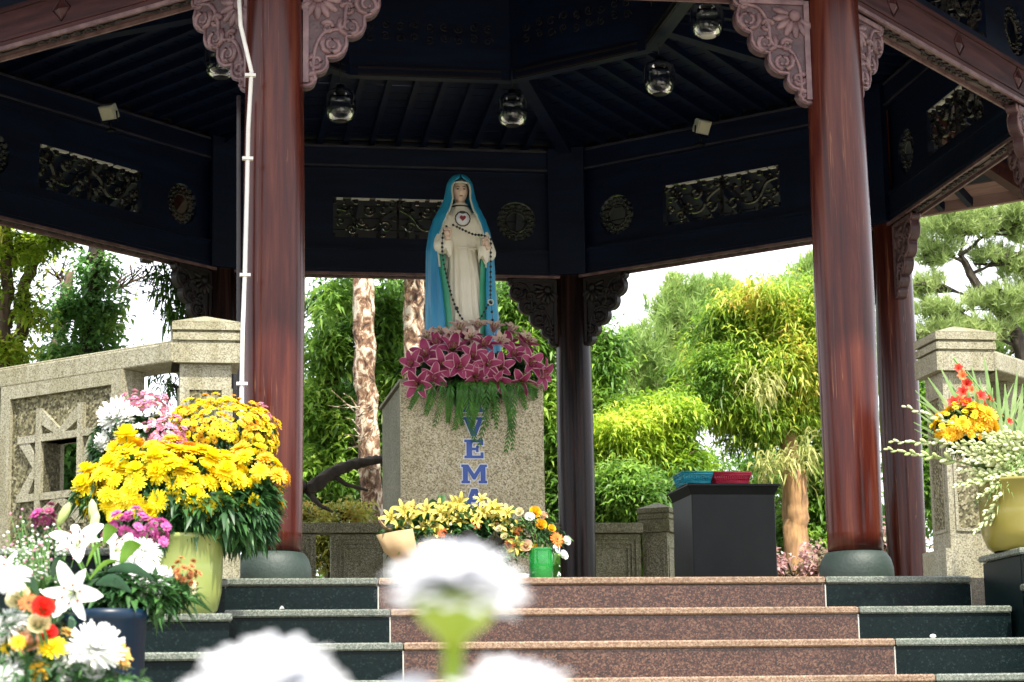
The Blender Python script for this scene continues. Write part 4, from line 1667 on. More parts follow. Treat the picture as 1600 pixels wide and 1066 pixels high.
# ================================================================== THE BLACK BIN AND THE BASKETS
BY = 1.1
ba, bb_ = at(1078, 760, BY), at(1212, 760, BY)
BZT = ba.z
bw = bb_.x - ba.x
M_BIN = plain('black_lacquer_board', (0.004, 0.006, 0.0055), (0.010, 0.013, 0.012), 2.4, 0.4, 0.08, 18, spec=0.25)
bn = thing('donation_box', 'tall black cabinet with flared top standing behind the floor edge at the right', 'cabinet', ((ba.x + bb_.x) / 2, BY + 0.28, 0))
g = MB()
g.box((0, 0, (BZT - 0.05) / 2), (bw * 0.97, 0.56, BZT - 0.05))
g.build('body', M_BIN, bn, None, None, 0.008)
g = MB()
g.box((0, 0, BZT - 0.03), (bw * 0.97, 0.56, 0.06), 0, None, 1.09)
g.box((0, 0, BZT + 0.008), (bw * 1.08, 0.64, 0.018))
g.build('lid', M_BIN, bn, None, None, 0.004)
g = MB()
for s_ in (-1, 1):
    pass
BT = BZT + 0.018


def basket(px0, px1, Y, hpx, mat, label, dy=0.22):
    a, b_ = at(px0, 750, Y), at(px1, 750, Y)
    w_ = b_.x - a.x
    r = thing('plastic_basket', label, 'basket', ((a.x + b_.x) / 2, Y + dy / 2, BT), 0, 'plastic baskets on the black cabinet')
    h = px2m(hpx, Y)
    g = MB()
    g.box((0, 0, 0.004), (w_ * 0.84, dy * 0.84, 0.007))
    g.build('bottom', mat, r)
    g = MB()
    for z, k in ((h, 1.0), (h * 0.84, 0.985), (0.012, 0.85)):
        c = [(-w_ / 2 * k, -dy / 2 * k, z), (w_ / 2 * k, -dy / 2 * k, z), (w_ / 2 * k, dy / 2 * k, z), (-w_ / 2 * k, dy / 2 * k, z)]
        g.tube(c + [c[0], c[1]], 0.0075, 6)
    g.build('rim', mat, r)
    g = MB()
    for i in range(17):
        t_ = -1 + 2 * i / 16
        for s_ in (-1, 1):
            g.tube([(t_ * w_ / 2 * 0.85, s_ * dy / 2 * 0.85, 0.01), (t_ * w_ / 2 * 0.98, s_ * dy / 2 * 0.985, h * 0.84)], 0.0042, 4)
    for i in range(11):
        t_ = -1 + 2 * i / 10
        for s_ in (-1, 1):
            g.tube([(s_ * w_ / 2 * 0.85, t_ * dy / 2 * 0.85, 0.01), (s_ * w_ / 2 * 0.985, t_ * dy / 2 * 0.98, h * 0.84)], 0.0042, 4)
    for q in (0.3, 0.5, 0.7):
        k = 0.85 + 0.135 * q
        c = [(-w_ / 2 * k, -dy / 2 * k, h * q), (w_ / 2 * k, -dy / 2 * k, h * q), (w_ / 2 * k, dy / 2 * k, h * q), (-w_ / 2 * k, dy / 2 * k, h * q)]
        g.tube(c + [c[0]], 0.0040, 4)
    tag(g.build('mesh_side', mat, r), kind='stuff')
    return r


M_TEAL = plain('teal_plastic', (0.02, 0.36, 0.48), (0.02, 0.30, 0.40), 8, 0.35)
M_CRIM = plain('crimson_plastic', (0.50, 0.02, 0.06), (0.42, 0.015, 0.05), 8, 0.35)
basket(1068, 1114, BY - 0.02, 19, M_TEAL, 'turquoise plastic basket on the left of the cabinet top', 0.3)
basket(1116, 1174, BY - 0.02, 18, M_CRIM, 'crimson plastic basket to the right of the turquoise one')

# ================================================================== TREES BEHIND
L_MANGO = leafmat('leaf_mango', [(0.0, (0.05, 0.12, 0.02)), (0.3, (0.13, 0.27, 0.03)), (0.55, (0.30, 0.46, 0.05)), (0.78, (0.55, 0.60, 0.08)), (0.97, (0.66, 0.46, 0.10))], 0.45, 1.1)
L_LIME = leafmat('leaf_lime', [(0.0, (0.10, 0.22, 0.02)), (0.4, (0.28, 0.45, 0.035)), (0.7, (0.52, 0.64, 0.06)), (1.0, (0.70, 0.62, 0.10))], 0.5, 1.2)
L_DARK = leafmat('leaf_dark', [(0.0, (0.02, 0.06, 0.015)), (0.45, (0.05, 0.14, 0.025)), (0.75, (0.11, 0.25, 0.04)), (1.0, (0.26, 0.42, 0.07))], 0.35, 1.4)
L_MID = leafmat('leaf_mid', [(0.0, (0.04, 0.10, 0.02)), (0.4, (0.11, 0.24, 0.035)), (0.7, (0.25, 0.43, 0.055)), (1.0, (0.48, 0.62, 0.11))], 0.45, 1.4)
L_STRAW = leafmat('leaf_straw', [(0.0, (0.20, 0.26, 0.06)), (0.5, (0.42, 0.44, 0.14)), (1.0, (0.62, 0.56, 0.28))], 0.4, 2.0)
L_PINE = leafmat('needle_pine', [(0.0, (0.20, 0.28, 0.09)), (0.5, (0.40, 0.52, 0.18)), (1.0, (0.62, 0.68, 0.32))], 0.5, 1.5)
L_PINE2 = leafmat('needle_pine_bright', [(0.0, (0.12, 0.21, 0.05)), (0.5, (0.32, 0.47, 0.12)), (1.0, (0.58, 0.64, 0.25))], 0.4, 1.5)
L_IVY = leafmat('leaf_ivy', [(0.0, (0.05, 0.15, 0.045)), (0.5, (0.14, 0.32, 0.08)), (0.8, (0.25, 0.45, 0.10)), (1.0, (0.42, 0.60, 0.16))], 0.3, 2.0)
L_PINKB = leafmat('bract_pink', [(0.0, (0.10, 0.14, 0.05)), (0.4, (0.30, 0.25, 0.16)), (0.6, (0.6, 0.32, 0.33)), (1.0, (0.7, 0.5, 0.5))], 0.4, 3.0)
L_CROTON = leafmat('leaf_croton', [(0.0, (0.090, 0.180, 0.045)), (0.5, (0.375, 0.390, 0.075)), (0.75, (0.620, 0.570, 0.120)), (1.0, (0.620, 0.240, 0.075))], 0.4, 4.0)
M_BARK = plain('bark_grey_brown', (0.16, 0.11, 0.075), (0.06, 0.042, 0.03), 16, 0.9, 0.9, 22, stretch=(1, 1, 0.35))
M_BARKD = plain('bark_dark', (0.06, 0.045, 0.032), (0.022, 0.018, 0.014), 14, 0.9, 0.9, 22, stretch=(1, 1, 0.4))
M_BARKO = plain('bark_orange', (0.42, 0.24, 0.10), (0.16, 0.09, 0.045), 15, 0.9, 1.0, 24, stretch=(1, 1, 0.3))
# flaking bark: pale inner wood, brown plates
m, t, b = new_mat('bark_flaking')
v = coords(t, (1, 1, 0.75))
n1 = N(t, 'ShaderNodeTexNoise', Scale=11.0, Detail=7.0, Roughness=0.7, Distortion=0.8)
t.links.new(v, n1.inputs['Vector'])
r = ramp(t, [(0.38, (0.05, 0.03, 0.022)), (0.46, (0.22, 0.12, 0.07)), (0.51, (0.36, 0.22, 0.13)), (0.545, (0.66, 0.56, 0.42)), (0.7, (0.80, 0.73, 0.60))])
t.links.new(n1.outputs['Fac'], r.inputs['Fac'])
t.links.new(r.outputs['Color'], b.inputs['Base Color'])
b.inputs['Roughness'].default_value = 0.9
bump(t, b, n1.outputs['Fac'], 1.0, 0.03)
M_FLAKE = m


def C(px, py, Y, rx, rz, n, ry=None):
    c = at(px, py, Y)
    a, b_ = px2m(rx, Y), px2m(rz, Y)
    return ((c.x, c.y, c.z), (a, ry if ry else a, b_), n)


def wobble(pts, amp, rr, n=5):
    P = bezier(pts, n)
    return [p + Vector((rr.uniform(-amp, amp), rr.uniform(-amp, amp), 0)) for p in P]


def tree(name, label, trunk, rad, clumps, leaf, bark, kind='leaf', branches=True, group=None, seed=1, twig=0.012, spike=0, cat='tree', **kw):
    """trunk: points from the ground up; rad: radii at both ends; limbs run from the trunk to each clump"""
    rr = random.Random(seed)
    base = Vector(trunk[0])
    t_ = thing(name, label, cat, base, 0, group)
    P = wobble([Vector(p) - base for p in trunk], 0.012, rr)
    n = len(P)
    rads = [rad[0] + (rad[1] - rad[0]) * (i / (n - 1)) for i in range(n)]
    rads[0] *= 1.25
    g = MB()
    vs_ = g.tube(P, rads, 14)
    for i, v_ in enumerate(g.v):
        k = 1 + 0.06 * math.sin(i * 2.7) + 0.03 * math.sin(i * 0.37)
        g.v[i] = (v_[0] + 0.01 * math.sin(i * 1.9), v_[1] + 0.01 * math.cos(i * 2.3), v_[2])
    g.build('trunk', bark, t_)
    if branches:
        g = MB()
        for ci, (c, r_, nn) in enumerate(clumps):
            c = Vector(c) - base
            # start from the trunk at a height below the clump
            cand = [p for p in P if p.z < c.z - 0.1] or [P[-1]]
            s = min(cand, key=lambda p: (p - c).length + 0.6 * abs((c.z - p.z) - 0.5 * (Vector((p.x, p.y, 0)) - Vector((c.x, c.y, 0))).length))
            mid = s.lerp(c, 0.5) + Vector((0, 0, 0.12 * (c - s).length)) * rr.uniform(-0.3, 0.7)
            r0 = rad[1] * 0.75
            Q = wobble([s, mid, c], 0.015, rr, 6)
            g.tube(Q, [r0 * (1 - 0.75 * i / (len(Q) - 1)) for i in range(len(Q))], 7)
            for q in range(10 + spike):
                u = Vector((rr.gauss(0, 1), rr.gauss(0, 1), rr.gauss(0.2, 0.8))).normalized()
                e = c + Vector((u.x * r_[0], u.y * r_[1], u.z * r_[2])) * rr.uniform(0.7, 1.0)
                a = Q[rr.randrange(len(Q) // 2, len(Q))]
                m2 = a.lerp(e, 0.5) + Vector((rr.uniform(-.08, .08), rr.uniform(-.08, .08), rr.uniform(-.05, .1)))
                g.tube([a, m2, e], [twig * 1.2, twig * 0.8, twig * 0.3], 5)
        tag(g.build('branch', bark, t_), kind='stuff')
    fn = leafy if kind == 'leaf' else needles
    tag(fn('crown', lumpy(clumps, 12, seed), leaf, t_, origin=base, **kw), kind=None)
    return t_


def gnd(px, py, Y):
    p = at(px, py, Y)
    return Vector((p.x, p.y, GZ))


# --- right of the pavilion's centre
Y = 8.5
tree('mango_tree', 'leafy tree with yellow-orange young leaf tips seen left of the right front column', [gnd(1255, 900, Y), at(1246, 890, Y), at(1238, 760, Y), at(1225, 640, Y), at(1190, 560, Y)], (0.155, 0.07),
     [C(1185, 560, Y, 95, 75, 800), C(1110, 615, Y, 70, 55, 520), C(1245, 490, Y, 70, 60, 480), C(1170, 478, Y, 80, 32, 480), C(1250, 620, Y, 60, 60, 420), C(1180, 650, Y, 70, 50, 450), C(1320, 540, Y, 80, 100, 600), C(1210, 560, Y + 1.2, 110, 110, 600), C(1120, 560, Y + .8, 60, 40, 300)],
     L_MANGO, M_BARKO, seed=3, length=0.13, width=0.026, per=11, droop=0.45, outward=0.6, spread=0.6)
Y = 7.6
st = tree('dracaena_tree', 'thick orange-brown trunk with drooping straw-coloured leaves beside the black cabinet', [gnd(1243, 900, Y), at(1243, 880, Y), at(1245, 800, Y), at(1240, 735, Y)], (0.12, 0.115),
          [C(1240, 725, Y, 24, 12, 22), C(1195, 728, Y, 20, 12, 12), C(1262, 700, Y, 22, 12, 10), C(1180, 600, Y, 30, 20, 12)], L_STRAW, M_BARKO, seed=4, branches=False, length=0.18, width=0.024, per=9, droop=0.75, outward=0.6, spread=0.7)
Y = 7.8
tree('lime_tree', 'low bright yellow-green tree just right of the dark centre back column', [gnd(1010, 900, Y), at(1008, 860, Y), at(1000, 760, Y), at(1005, 700, Y)], (0.09, 0.05),
     [C(1000, 690, Y, 75, 48, 600), C(1050, 650, Y, 45, 30, 260), C(950, 700, Y, 40, 50, 300), C(1065, 720, Y, 45, 45, 320), C(1010, 650, Y + .5, 60, 28, 260)],
     L_LIME, M_BARK, seed=5, length=0.12, width=0.03, per=10, droop=0.4, outward=0.5, spread=0.7)
tree('shrub', 'dark green broadleaf shrub behind the back railing left of the black cabinet', [gnd(985, 900, 6.6), at(985, 850, 6.6), at(985, 790, 6.6)], (0.05, 0.03),
     [C(985, 775, 6.6, 75, 42, 520), C(1060, 790, 6.8, 50, 50, 300), C(945, 840, 6.8, 40, 60, 260), C(1020, 850, 6.8, 60, 50, 300)], L_MID, M_BARK, seed=6, length=0.11, width=0.034, per=11, droop=0.3, cat='shrub')
Y = 13.5
tree('pine_tree', 'pale green pine with soft needle tufts behind the mango tree', [gnd(1040, 900, Y), at(1040, 850, Y), at(1035, 650, Y), at(1050, 480, Y)], (0.17, 0.05),
     [C(1000, 560, Y, 80, 65, 330), C(1075, 505, Y, 75, 50, 330), C(960, 610, Y, 60, 60, 230), C(1040, 600, Y, 90, 60, 330), C(1060, 462, Y, 22, 32, 70), C(1120, 465, Y, 45, 34, 170), C(1100, 560, Y, 70, 60, 260), C(1080, 470, Y, 60, 28, 160)],
     L_PINE2, M_BARK, 'pine', seed=7, length=0.17, width=0.016, per=24)
tree('pine_tree', 'pine whose top shows to the right, just left of the right front column', [gnd(1235, 900, 15), at(1235, 850, 15), at(1230, 600, 15), at(1240, 440, 15)], (0.15, 0.04),
     [C(1245, 455, 15, 45, 32, 170), C(1200, 500, 15, 90, 50, 300), C(1265, 425, 15, 20, 26, 60), C(1160, 560, 15, 100, 70, 300)], L_PINE2, M_BARK, 'pine', seed=8, length=0.18, width=0.017, per=22)
tree('broadleaf_tree', 'dense green tree filling the view between centre back column and cabinet', [gnd(950, 900, 12), at(950, 850, 12), at(945, 600, 12)], (0.12, 0.05),
     [C(945, 560, 11.5, 50, 75, 420), C(940, 660, 11.5, 40, 60, 260), C(1100, 760, 12, 150, 90, 900), C(970, 790, 12, 110, 80, 600), C(1220, 780, 12, 110, 110, 600)], L_MID, M_BARK, seed=9, length=0.13, width=0.036, per=9)
# --- far right
Y = 11.0
tree('pine_tree', 'open pine with bare dark limbs at the far right above the stone railing', [gnd(1590, 900, Y), at(1590, 800, Y), at(1600, 600, Y), at(1585, 520, Y), at(1530, 450, Y), at(1500, 400, Y)], (0.15, 0.035),
     [C(1510, 350, Y, 85, 32, 390), C(1590, 345, Y, 55, 38, 255), C(1460, 395, Y, 40, 26, 135), C(1570, 405, Y, 60, 22, 135), C(1470, 490, Y, 50, 20, 165), C(1560, 470, Y, 70, 26, 195), C(1450, 530, Y, 50, 22, 165), C(1530, 520, Y, 60, 20, 165), C(1650, 420, Y, 70, 90, 330), C(1440, 450, Y, 34, 16, 75)],
     L_PINE, M_BARKD, 'pine', seed=10, length=0.14, width=0.012, per=26, spike=14, twig=0.016)
tree('pine_tree', 'bright green lower pine behind the right stone post', [gnd(1560, 900, 12.5), at(1560, 800, 12.5), at(1560, 600, 12.5)], (0.12, 0.05),
     [C(1590, 525, 12.5, 70, 34, 260), C(1480, 560, 12.5, 80, 40, 260), C(1500, 640, 12.5, 120, 70, 420), C(1640, 590, 12.5, 90, 60, 260)], L_PINE2, M_BARK, 'pine', seed=11, length=0.16, width=0.015, per=24)
# --- behind the statue
Y = 7.5
tree('flaking_bark_tree', 'pale tree trunk with flaking brown bark standing left of the pedestal', [gnd(590, 900, 6.2), at(583, 815, 6.2), at(577, 700, 6.2), at(571, 600, 6.2), at(569, 500, 6.2), at(565, 400, 6.2), at(560, 250, 6.2)], (0.10, 0.098),
     [C(520, 470, 6.6, 40, 30, 60), C(600, 360, 6.6, 100, 60, 200)], L_MID, M_FLAKE, seed=12, length=0.13, width=0.04, per=7, branches=False)
tree('flaking_bark_tree', 'pale flaking-bark trunk directly left of the statue mantle', [gnd(655, 900, 6.8), at(652, 700, 6.8), at(646, 560, 6.8), at(647, 440, 6.8), at(650, 250, 6.8)], (0.10, 0.095),
     [C(640, 360, 7.0, 80, 50, 150)], L_MID, M_FLAKE, seed=13, length=0.13, width=0.04, per=7, branches=False)
tree('flaking_bark_tree', 'slimmer brown flaking trunk close behind the statue, beside the paler one', [gnd(675, 900, 7.3), at(672, 700, 7.3), at(668, 440, 7.3), at(668, 250, 7.3)], (0.055, 0.05),
     [C(700, 360, 7.3, 80, 50, 100)], L_MID, M_FLAKE, seed=14, length=0.13, width=0.04, per=7, branches=False)
tree('broadleaf_tree', 'dark green leafy tree between the left front column and the pedestal', [gnd(520, 900, Y), at(520, 800, Y), at(515, 650, Y), at(530, 500, Y)], (0.10, 0.05),
     [C(520, 545, Y, 50, 42, 330), C(505, 640, Y, 40, 45, 260), C(610, 520, Y, 30, 70, 330), C(500, 755, Y, 60, 45, 420), C(615, 640, Y, 45, 60, 300), C(545, 700, Y, 60, 50, 380), C(545, 470, Y, 26, 30, 110)],
     L_MID, M_BARKD, seed=15, length=0.13, width=0.038, per=8, droop=0.3)
tree('broadleaf_tree', 'shady green tree behind the statue and to its right', [gnd(790, 900, 8.4), at(790, 800, 8.4), at(790, 560, 8.4)], (0.12, 0.05),
     [C(830, 520, 8.2, 55, 70, 560), C(800, 470, 8.2, 45, 45, 300), C(845, 640, 8.2, 45, 90, 520), C(700, 500, 9, 80, 80, 500), C(870, 760, 8.4, 50, 90, 460), C(620, 480, 9.5, 70, 60, 360)],
     L_MID, M_BARKD, seed=16, length=0.13, width=0.036, per=8, droop=0.35)
tree('broadleaf_tree', 'deep shaded dark foliage low behind the pedestal at its left', [gnd(600, 900, 10.5), at(600, 800, 10.5), at(590, 600, 10.5)], (0.14, 0.06),
     [C(560, 730, 10.5, 130, 75, 1000), C(600, 600, 10.5, 60, 70, 420), C(500, 620, 11, 55, 60, 260), C(650, 560, 10.5, 60, 80, 420), C(790, 620, 10.5, 110, 150, 1100), C(520, 470, 11, 50, 22, 150)],
     L_DARK, M_BARKD, seed=17, length=0.16, width=0.05, per=8)
tree('shrub', 'yellow and orange leaved shrub seen low through the back railing gap', [gnd(515, 900, 5.6), at(515, 890, 5.6), at(515, 860, 5.6)], (0.04, 0.02),
     [C(515, 855, 5.6, 45, 42, 330), C(545, 805, 5.8, 35, 12, 110), C(480, 810, 5.8, 25, 10, 70)], L_CROTON, M_BARKD, seed=18, length=0.08, width=0.035, per=7, cat='shrub')
tree('shrub', 'pink-bracted shrub low beside the straw-leaved trunk', [gnd(1280, 900, 6.8), at(1280, 890, 6.8), at(1280, 860, 6.8)], (0.04, 0.02),
     [C(1285, 878, 6.8, 40, 22, 120), C(1215, 885, 6.9, 14, 20, 30), C(1400, 860, 7, 60, 40, 160)], L_PINKB, M_BARKD, seed=19, length=0.09, width=0.05, per=7, cat='shrub')
tree('shrub', 'green undergrowth behind the cabinet and right columns', [gnd(1300, 900, 8.8), at(1300, 890, 8.8), at(1300, 800, 8.8)], (0.05, 0.03),
     [C(1290, 760, 8.8, 60, 70, 420), C(1270, 840, 8.8, 60, 60, 300), C(1450, 700, 9.0, 60, 150, 600), C(1010, 850, 9, 60, 60, 260)], L_MID, M_BARKD, seed=20, length=0.14, width=0.045, per=8, cat='shrub')
# dark leaning limb, low behind the left front column
lm = thing('leaning_log', 'dark leaning bare log low between the left front column and the pale trunk', 'log', gnd(440, 900, 5.6))
g = MB()
b0 = gnd(440, 900, 5.6)
P = [b0, at(452, 800, 5.6), at(480, 768, 5.6), at(515, 742, 5.6), at(550, 727, 5.6), at(600, 718, 5.6), at(640, 722, 5.7)]
Q = bezier([p - b0 for p in P], 5)
g.tube(Q, [0.075 - 0.045 * i / (len(Q) - 1) for i in range(len(Q))], 10)
for i_ in range(len(g.v)):
    v_ = g.v[i_]
    g.v[i_] = (v_[0] + 0.012 * math.sin(i_ * 1.7), v_[1] + 0.01 * math.sin(i_ * 2.9), v_[2] + 0.014 * math.cos(i_ * 2.3))
g.tube([p - b0 + Vector((0, 0, 0.02)) for p in (P[3], at(540, 760, 5.6), at(575, 770, 5.6))], [0.03, 0.022, 0.012], 7)
g.tube([p - b0 for p in (P[2], at(500, 790, 5.5), at(520, 800, 5.5))], [0.03, 0.02, 0.012], 7)
g.build('stem', M_BARKD, lm)
# bare pale twigs against the trunk
tw = thing('dry_twigs', 'thin pale dead twigs crossing in front of the flaking trunk', 'twigs', at(560, 660, 6.0))
g = MB()
rr = random.Random(3)
for i in range(16):
    a = Vector((rr.uniform(-.02, .02), 0, rr.uniform(-.25, .15)))
    e = a + Vector((rr.uniform(-.32, -.05) if i % 3 else rr.uniform(.05, .2), rr.uniform(-.1, .1), rr.uniform(-.12, .22)))
    g.tube([a, a.lerp(e, .5) + Vector((0, 0, rr.uniform(-.03, .04))), e], [0.006, 0.004, 0.002], 5)
tag(g.build('twig', M_FLAKE, tw), kind='stuff')

# --- left
Y = 4.0
tree('slender_tree', 'slender leaning tree with light new leaves at the far left edge', [gnd(20, 900, Y), at(5, 600, Y), at(8, 500, Y), at(12, 420, Y), at(5, 300, Y)], (0.06, 0.04),
     [C(20, 385, Y, 45, 24, 130), C(5, 560, Y, 34, 22, 90), C(40, 470, Y, 22, 30, 40), C(-40, 450, Y, 60, 80, 200)], L_LIME, M_BARK, seed=21, length=0.085, width=0.032, per=7, droop=0.2, twig=0.008)
tree('slender_tree', 'second slender trunk with forked limbs and pale leaves, right of the edge tree', [gnd(25, 900, 4.4), at(22, 600, 4.4), at(35, 520, 4.4), at(38, 450, 4.4), at(62, 385, 4.4), at(80, 300, 4.4)], (0.062, 0.035),
     [C(45, 390, 4.4, 36, 22, 110), C(85, 375, 4.4, 40, 14, 70), C(55, 500, 4.4, 22, 14, 40), C(25, 560, 4.4, 26, 14, 60)], L_LIME, M_BARK, seed=22, length=0.085, width=0.032, per=7, droop=0.2, twig=0.008, spike=6)
tree('ivy_clad_tree', 'ivy-covered dark tree standing beyond the left stone railing', [gnd(140, 900, 5.0), at(140, 700, 5.0), at(140, 600, 5.0), at(142, 500, 5.0), at(150, 390, 5.0), at(155, 300, 5.0)], (0.10, 0.06),
     [C(130, 560, 5.0, 58, 40, 260), C(150, 490, 5.0, 40, 46, 240), C(152, 425, 5.0, 24, 36, 110), C(98, 480, 5.0, 24, 22, 60), C(80, 585, 5.0, 36, 20, 80), C(140, 640, 5.0, 80, 40, 300)], L_IVY, M_BARKD, seed=23, length=0.085, width=0.045, per=7, droop=0.25, twig=0.006)
tree('bare_tree', 'broken bare trunk with leafless twigs between the slender and ivy trees', [gnd(85, 900, 5.6), at(75, 640, 5.6), at(85, 560, 5.6), at(100, 480, 5.6), at(108, 425, 5.6)], (0.06, 0.035),
     [C(90, 430, 5.6, 50, 50, 14), C(200, 560, 5.6, 45, 30, 8), C(230, 430, 5.6, 50, 40, 4)], L_LIME, M_BARK, seed=24, length=0.07, width=0.03, per=5, twig=0.006, spike=14)
tree('weeping_tree', 'dark drooping leaf sprays hanging left of the left stone post', [gnd(330, 900, 4.0), at(325, 700, 4.0), at(320, 560, 4.0), at(300, 420, 4.0)], (0.08, 0.04),
     [C(258, 432, 4.0, 26, 20, 26), C(276, 465, 4.0, 16, 26, 26), C(262, 495, 4.0, 10, 14, 8), C(262, 600, 4.0, 16, 24, 14), C(320, 500, 4.0, 20, 60, 60)], L_DARK, M_BARKD, seed=25, length=0.13, width=0.026, per=7, droop=0.75, twig=0.005)
tree('shrub', 'dark green bush seen through the square window of the left wall', [gnd(112, 740, -1.6), at(112, 900, -1.6), at(112, 800, -1.6)], (0.05, 0.03),
     [C(112, 740, -1.6, 110, 75, 900)], L_DARK, M_BARKD, seed=26, length=0.10, width=0.04, per=8, cat='shrub')
# far wooded belt all round the horizon: reads as one mass
wood_c = []
rr = random.Random(9)
for i in range(90):
    a = math.radians(-75 + 150 * i / 89 + rr.uniform(-1, 1))
    d = rr.uniform(34, 46)
    h = rr.uniform(1.6, 2.9)
    wood_c.append(((CAM[0] + math.sin(a) * d, CAM[1] + math.cos(a) * d, GZ + h), (2.6, 1.6, h), 260))
P, D = scatter(wood_c)
P = np.repeat(P, 5, axis=0)
d = unit(np.repeat(D, 5, axis=0) * 0.5 + RNG.normal(0, 0.8, P.shape))
v, f = leaf_arrays(P + RNG.normal(0, .2, P.shape), d, 0.34 * RNG.uniform(.6, 1.2, len(P)), 0.16)
o = bpy.data.objects.new('woodland', fast_mesh('woodland', v, f, L_DARK))
COLL.objects.link(o)
tag(o, 'distant dark green woodland belt behind the trees', 'woodland', kind='stuff')

# ================================================================== FLOWERS
P_YEL = petalmat('petal_yellow', (0.92, 0.78, 0.012), (0.90, 0.66, 0.01))
P_GOLD = petalmat('petal_gold', (0.86, 0.55, 0.02), (0.80, 0.42, 0.012))
P_ORG = petalmat('petal_orange', (0.85, 0.26, 0.02), (0.9, 0.38, 0.03))
P_WHT = petalmat('petal_white', (0.90, 0.91, 0.90), (0.84, 0.86, 0.82), 0.4)
P_CREAM = petalmat('petal_cream', (0.80, 0.74, 0.52), (0.72, 0.66, 0.38))
P_PINK = petalmat('petal_pink', (0.72, 0.32, 0.45), (0.62, 0.22, 0.36))
P_MAG = petalmat('petal_magenta', (0.52, 0.06, 0.28), (0.62, 0.14, 0.40))
P_WINE = petalmat('petal_wine', (0.20, 0.02, 0.09), (0.30, 0.05, 0.14))
P_LILY = petalmat('petal_lily_pink', (0.28, 0.02, 0.09), (0.44, 0.06, 0.16))
P_LILYE = petalmat('petal_lily_edge', (0.80, 0.52, 0.55), (0.72, 0.42, 0.46))
P_PEACH = petalmat('petal_peach', (0.85, 0.52, 0.34), (0.85, 0.62, 0.45))
P_RED = petalmat('petal_red', (0.80, 0.05, 0.02), (0.66, 0.02, 0.02))
P_YLILY = petalmat('petal_lily_yellow', (0.55, 0.45, 0.05), (0.72, 0.62, 0.16))
P_AMBER = petalmat('petal_amber', (0.62, 0.33, 0.05), (0.72, 0.48, 0.14))
P_BUD = petalmat('bud_pale_green', (0.36, 0.46, 0.14), (0.58, 0.64, 0.34))
P_BLUE = petalmat('petal_pale_blue', (0.4, 0.6, 0.8), (0.5, 0.68, 0.82))
M_EYE = plain('flower_eye', (0.09, 0.05, 0.02), (0.05, 0.03, 0.01), 30, 0.8)
M_EYEG = plain('flower_eye_green', (0.40, 0.42, 0.06), (0.3, 0.34, 0.04), 30, 0.8)
M_STAM = plain('anther_rust', (0.22, 0.05, 0.02), (0.14, 0.03, 0.015), 30, 0.8)
M_STEM = plain('stem_green', (0.10, 0.24, 0.03), (0.06, 0.16, 0.02), 12, 0.5)
M_CALYX = plain('calyx_green', (0.26, 0.32, 0.012), (0.16, 0.25, 0.01), 12, 0.5)
L_FLOR = leafmat('leaf_florist', [(0.0, (0.010, 0.035, 0.012)), (0.5, (0.025, 0.085, 0.022)), (1.0, (0.08, 0.20, 0.05))], 0.25, 12.0)
L_FERN = leafmat('leaf_fern', [(0.0, (0.02, 0.09, 0.012)), (0.5, (0.05, 0.19, 0.02)), (1.0, (0.12, 0.32, 0.04))], 0.3, 9.0)
L_LONG = leafmat('leaf_long', [(0.0, (0.10, 0.20, 0.06)), (0.5, (0.22, 0.36, 0.12)), (1.0, (0.42, 0.52, 0.26))], 0.3, 9.0)


def petal(g, mtx, L_, W, lift, curl_, mi=0, n=4, base=0.25, cup=0.2, edge=None, tip=0.35):
    """one petal along +X from the origin, lifting at `lift` and curling down by `curl_` (radians) over its length"""
    rows = []
    x = z = 0.0
    a = lift
    for i in range(n + 1):
        t_ = i / n
        w_ = W * (base + (1 - base) * math.sin(PI * min(1, 0.12 + 0.80 * t_) ** 0.85)) if t_ < 1 else W * tip * 0.5
        rows.append([(x, -w_ / 2, z + w_ * cup), (x, 0, z), (x, w_ / 2, z + w_ * cup)])
        x += math.cos(a) * L_ / n
        z += math.sin(a) * L_ / n
        a -= curl_ / n
    g.strip(rows, mi, True, mtx)
    if edge is not None:
        g.strip([[(r[0][0], r[0][1] * 1.3, r[0][2] - 0.0006), (r[1][0], r[1][1], r[1][2] - 0.0012), (r[2][0], r[2][1] * 1.3, r[2][2] - 0.0006)] for r in rows], edge, True, mtx)


def mum(name, R_, layers, mats, eye=0.25, seed=0, W=None, eye_mi=1, cupz=0.0, dome=0.0):
    """layers: (petals, lift, length factor, curl)"""
    rr = random.Random(seed)
    g = MB()
    for li, (n, lift, lf, cu) in enumerate(layers):
        for i in range(n):
            a = 2 * PI * (i + 0.5 * (li % 2)) / n + rr.uniform(-.09, .09)
            z0 = cupz * li + dome * R_ * li / max(1, len(layers))
            mt = Matrix.Translation((0, 0, z0)) @ Matrix.Rotation(a, 4, 'Z') @ Matrix.Rotation(rr.uniform(-.12, .12), 4, 'X')
            petal(g, mt, R_ * lf * rr.uniform(0.9, 1.06), W or R_ * 0.30, lift + rr.uniform(-.1, .1), cu, 0, 3, 0.35, 0.12, None, 0.7)
    if eye:
        g.ball((0, 0, cupz * len(layers) + R_ * 0.08 + dome * R_ * 0.8), (R_ * eye, R_ * eye, R_ * eye * 0.55), 9, 5, eye_mi)
    g.tube([(0, 0, 0.0), (0, 0, -R_ * 1.2)], R_ * 0.05, 5, 2)
    return g.mesh(name, mats)


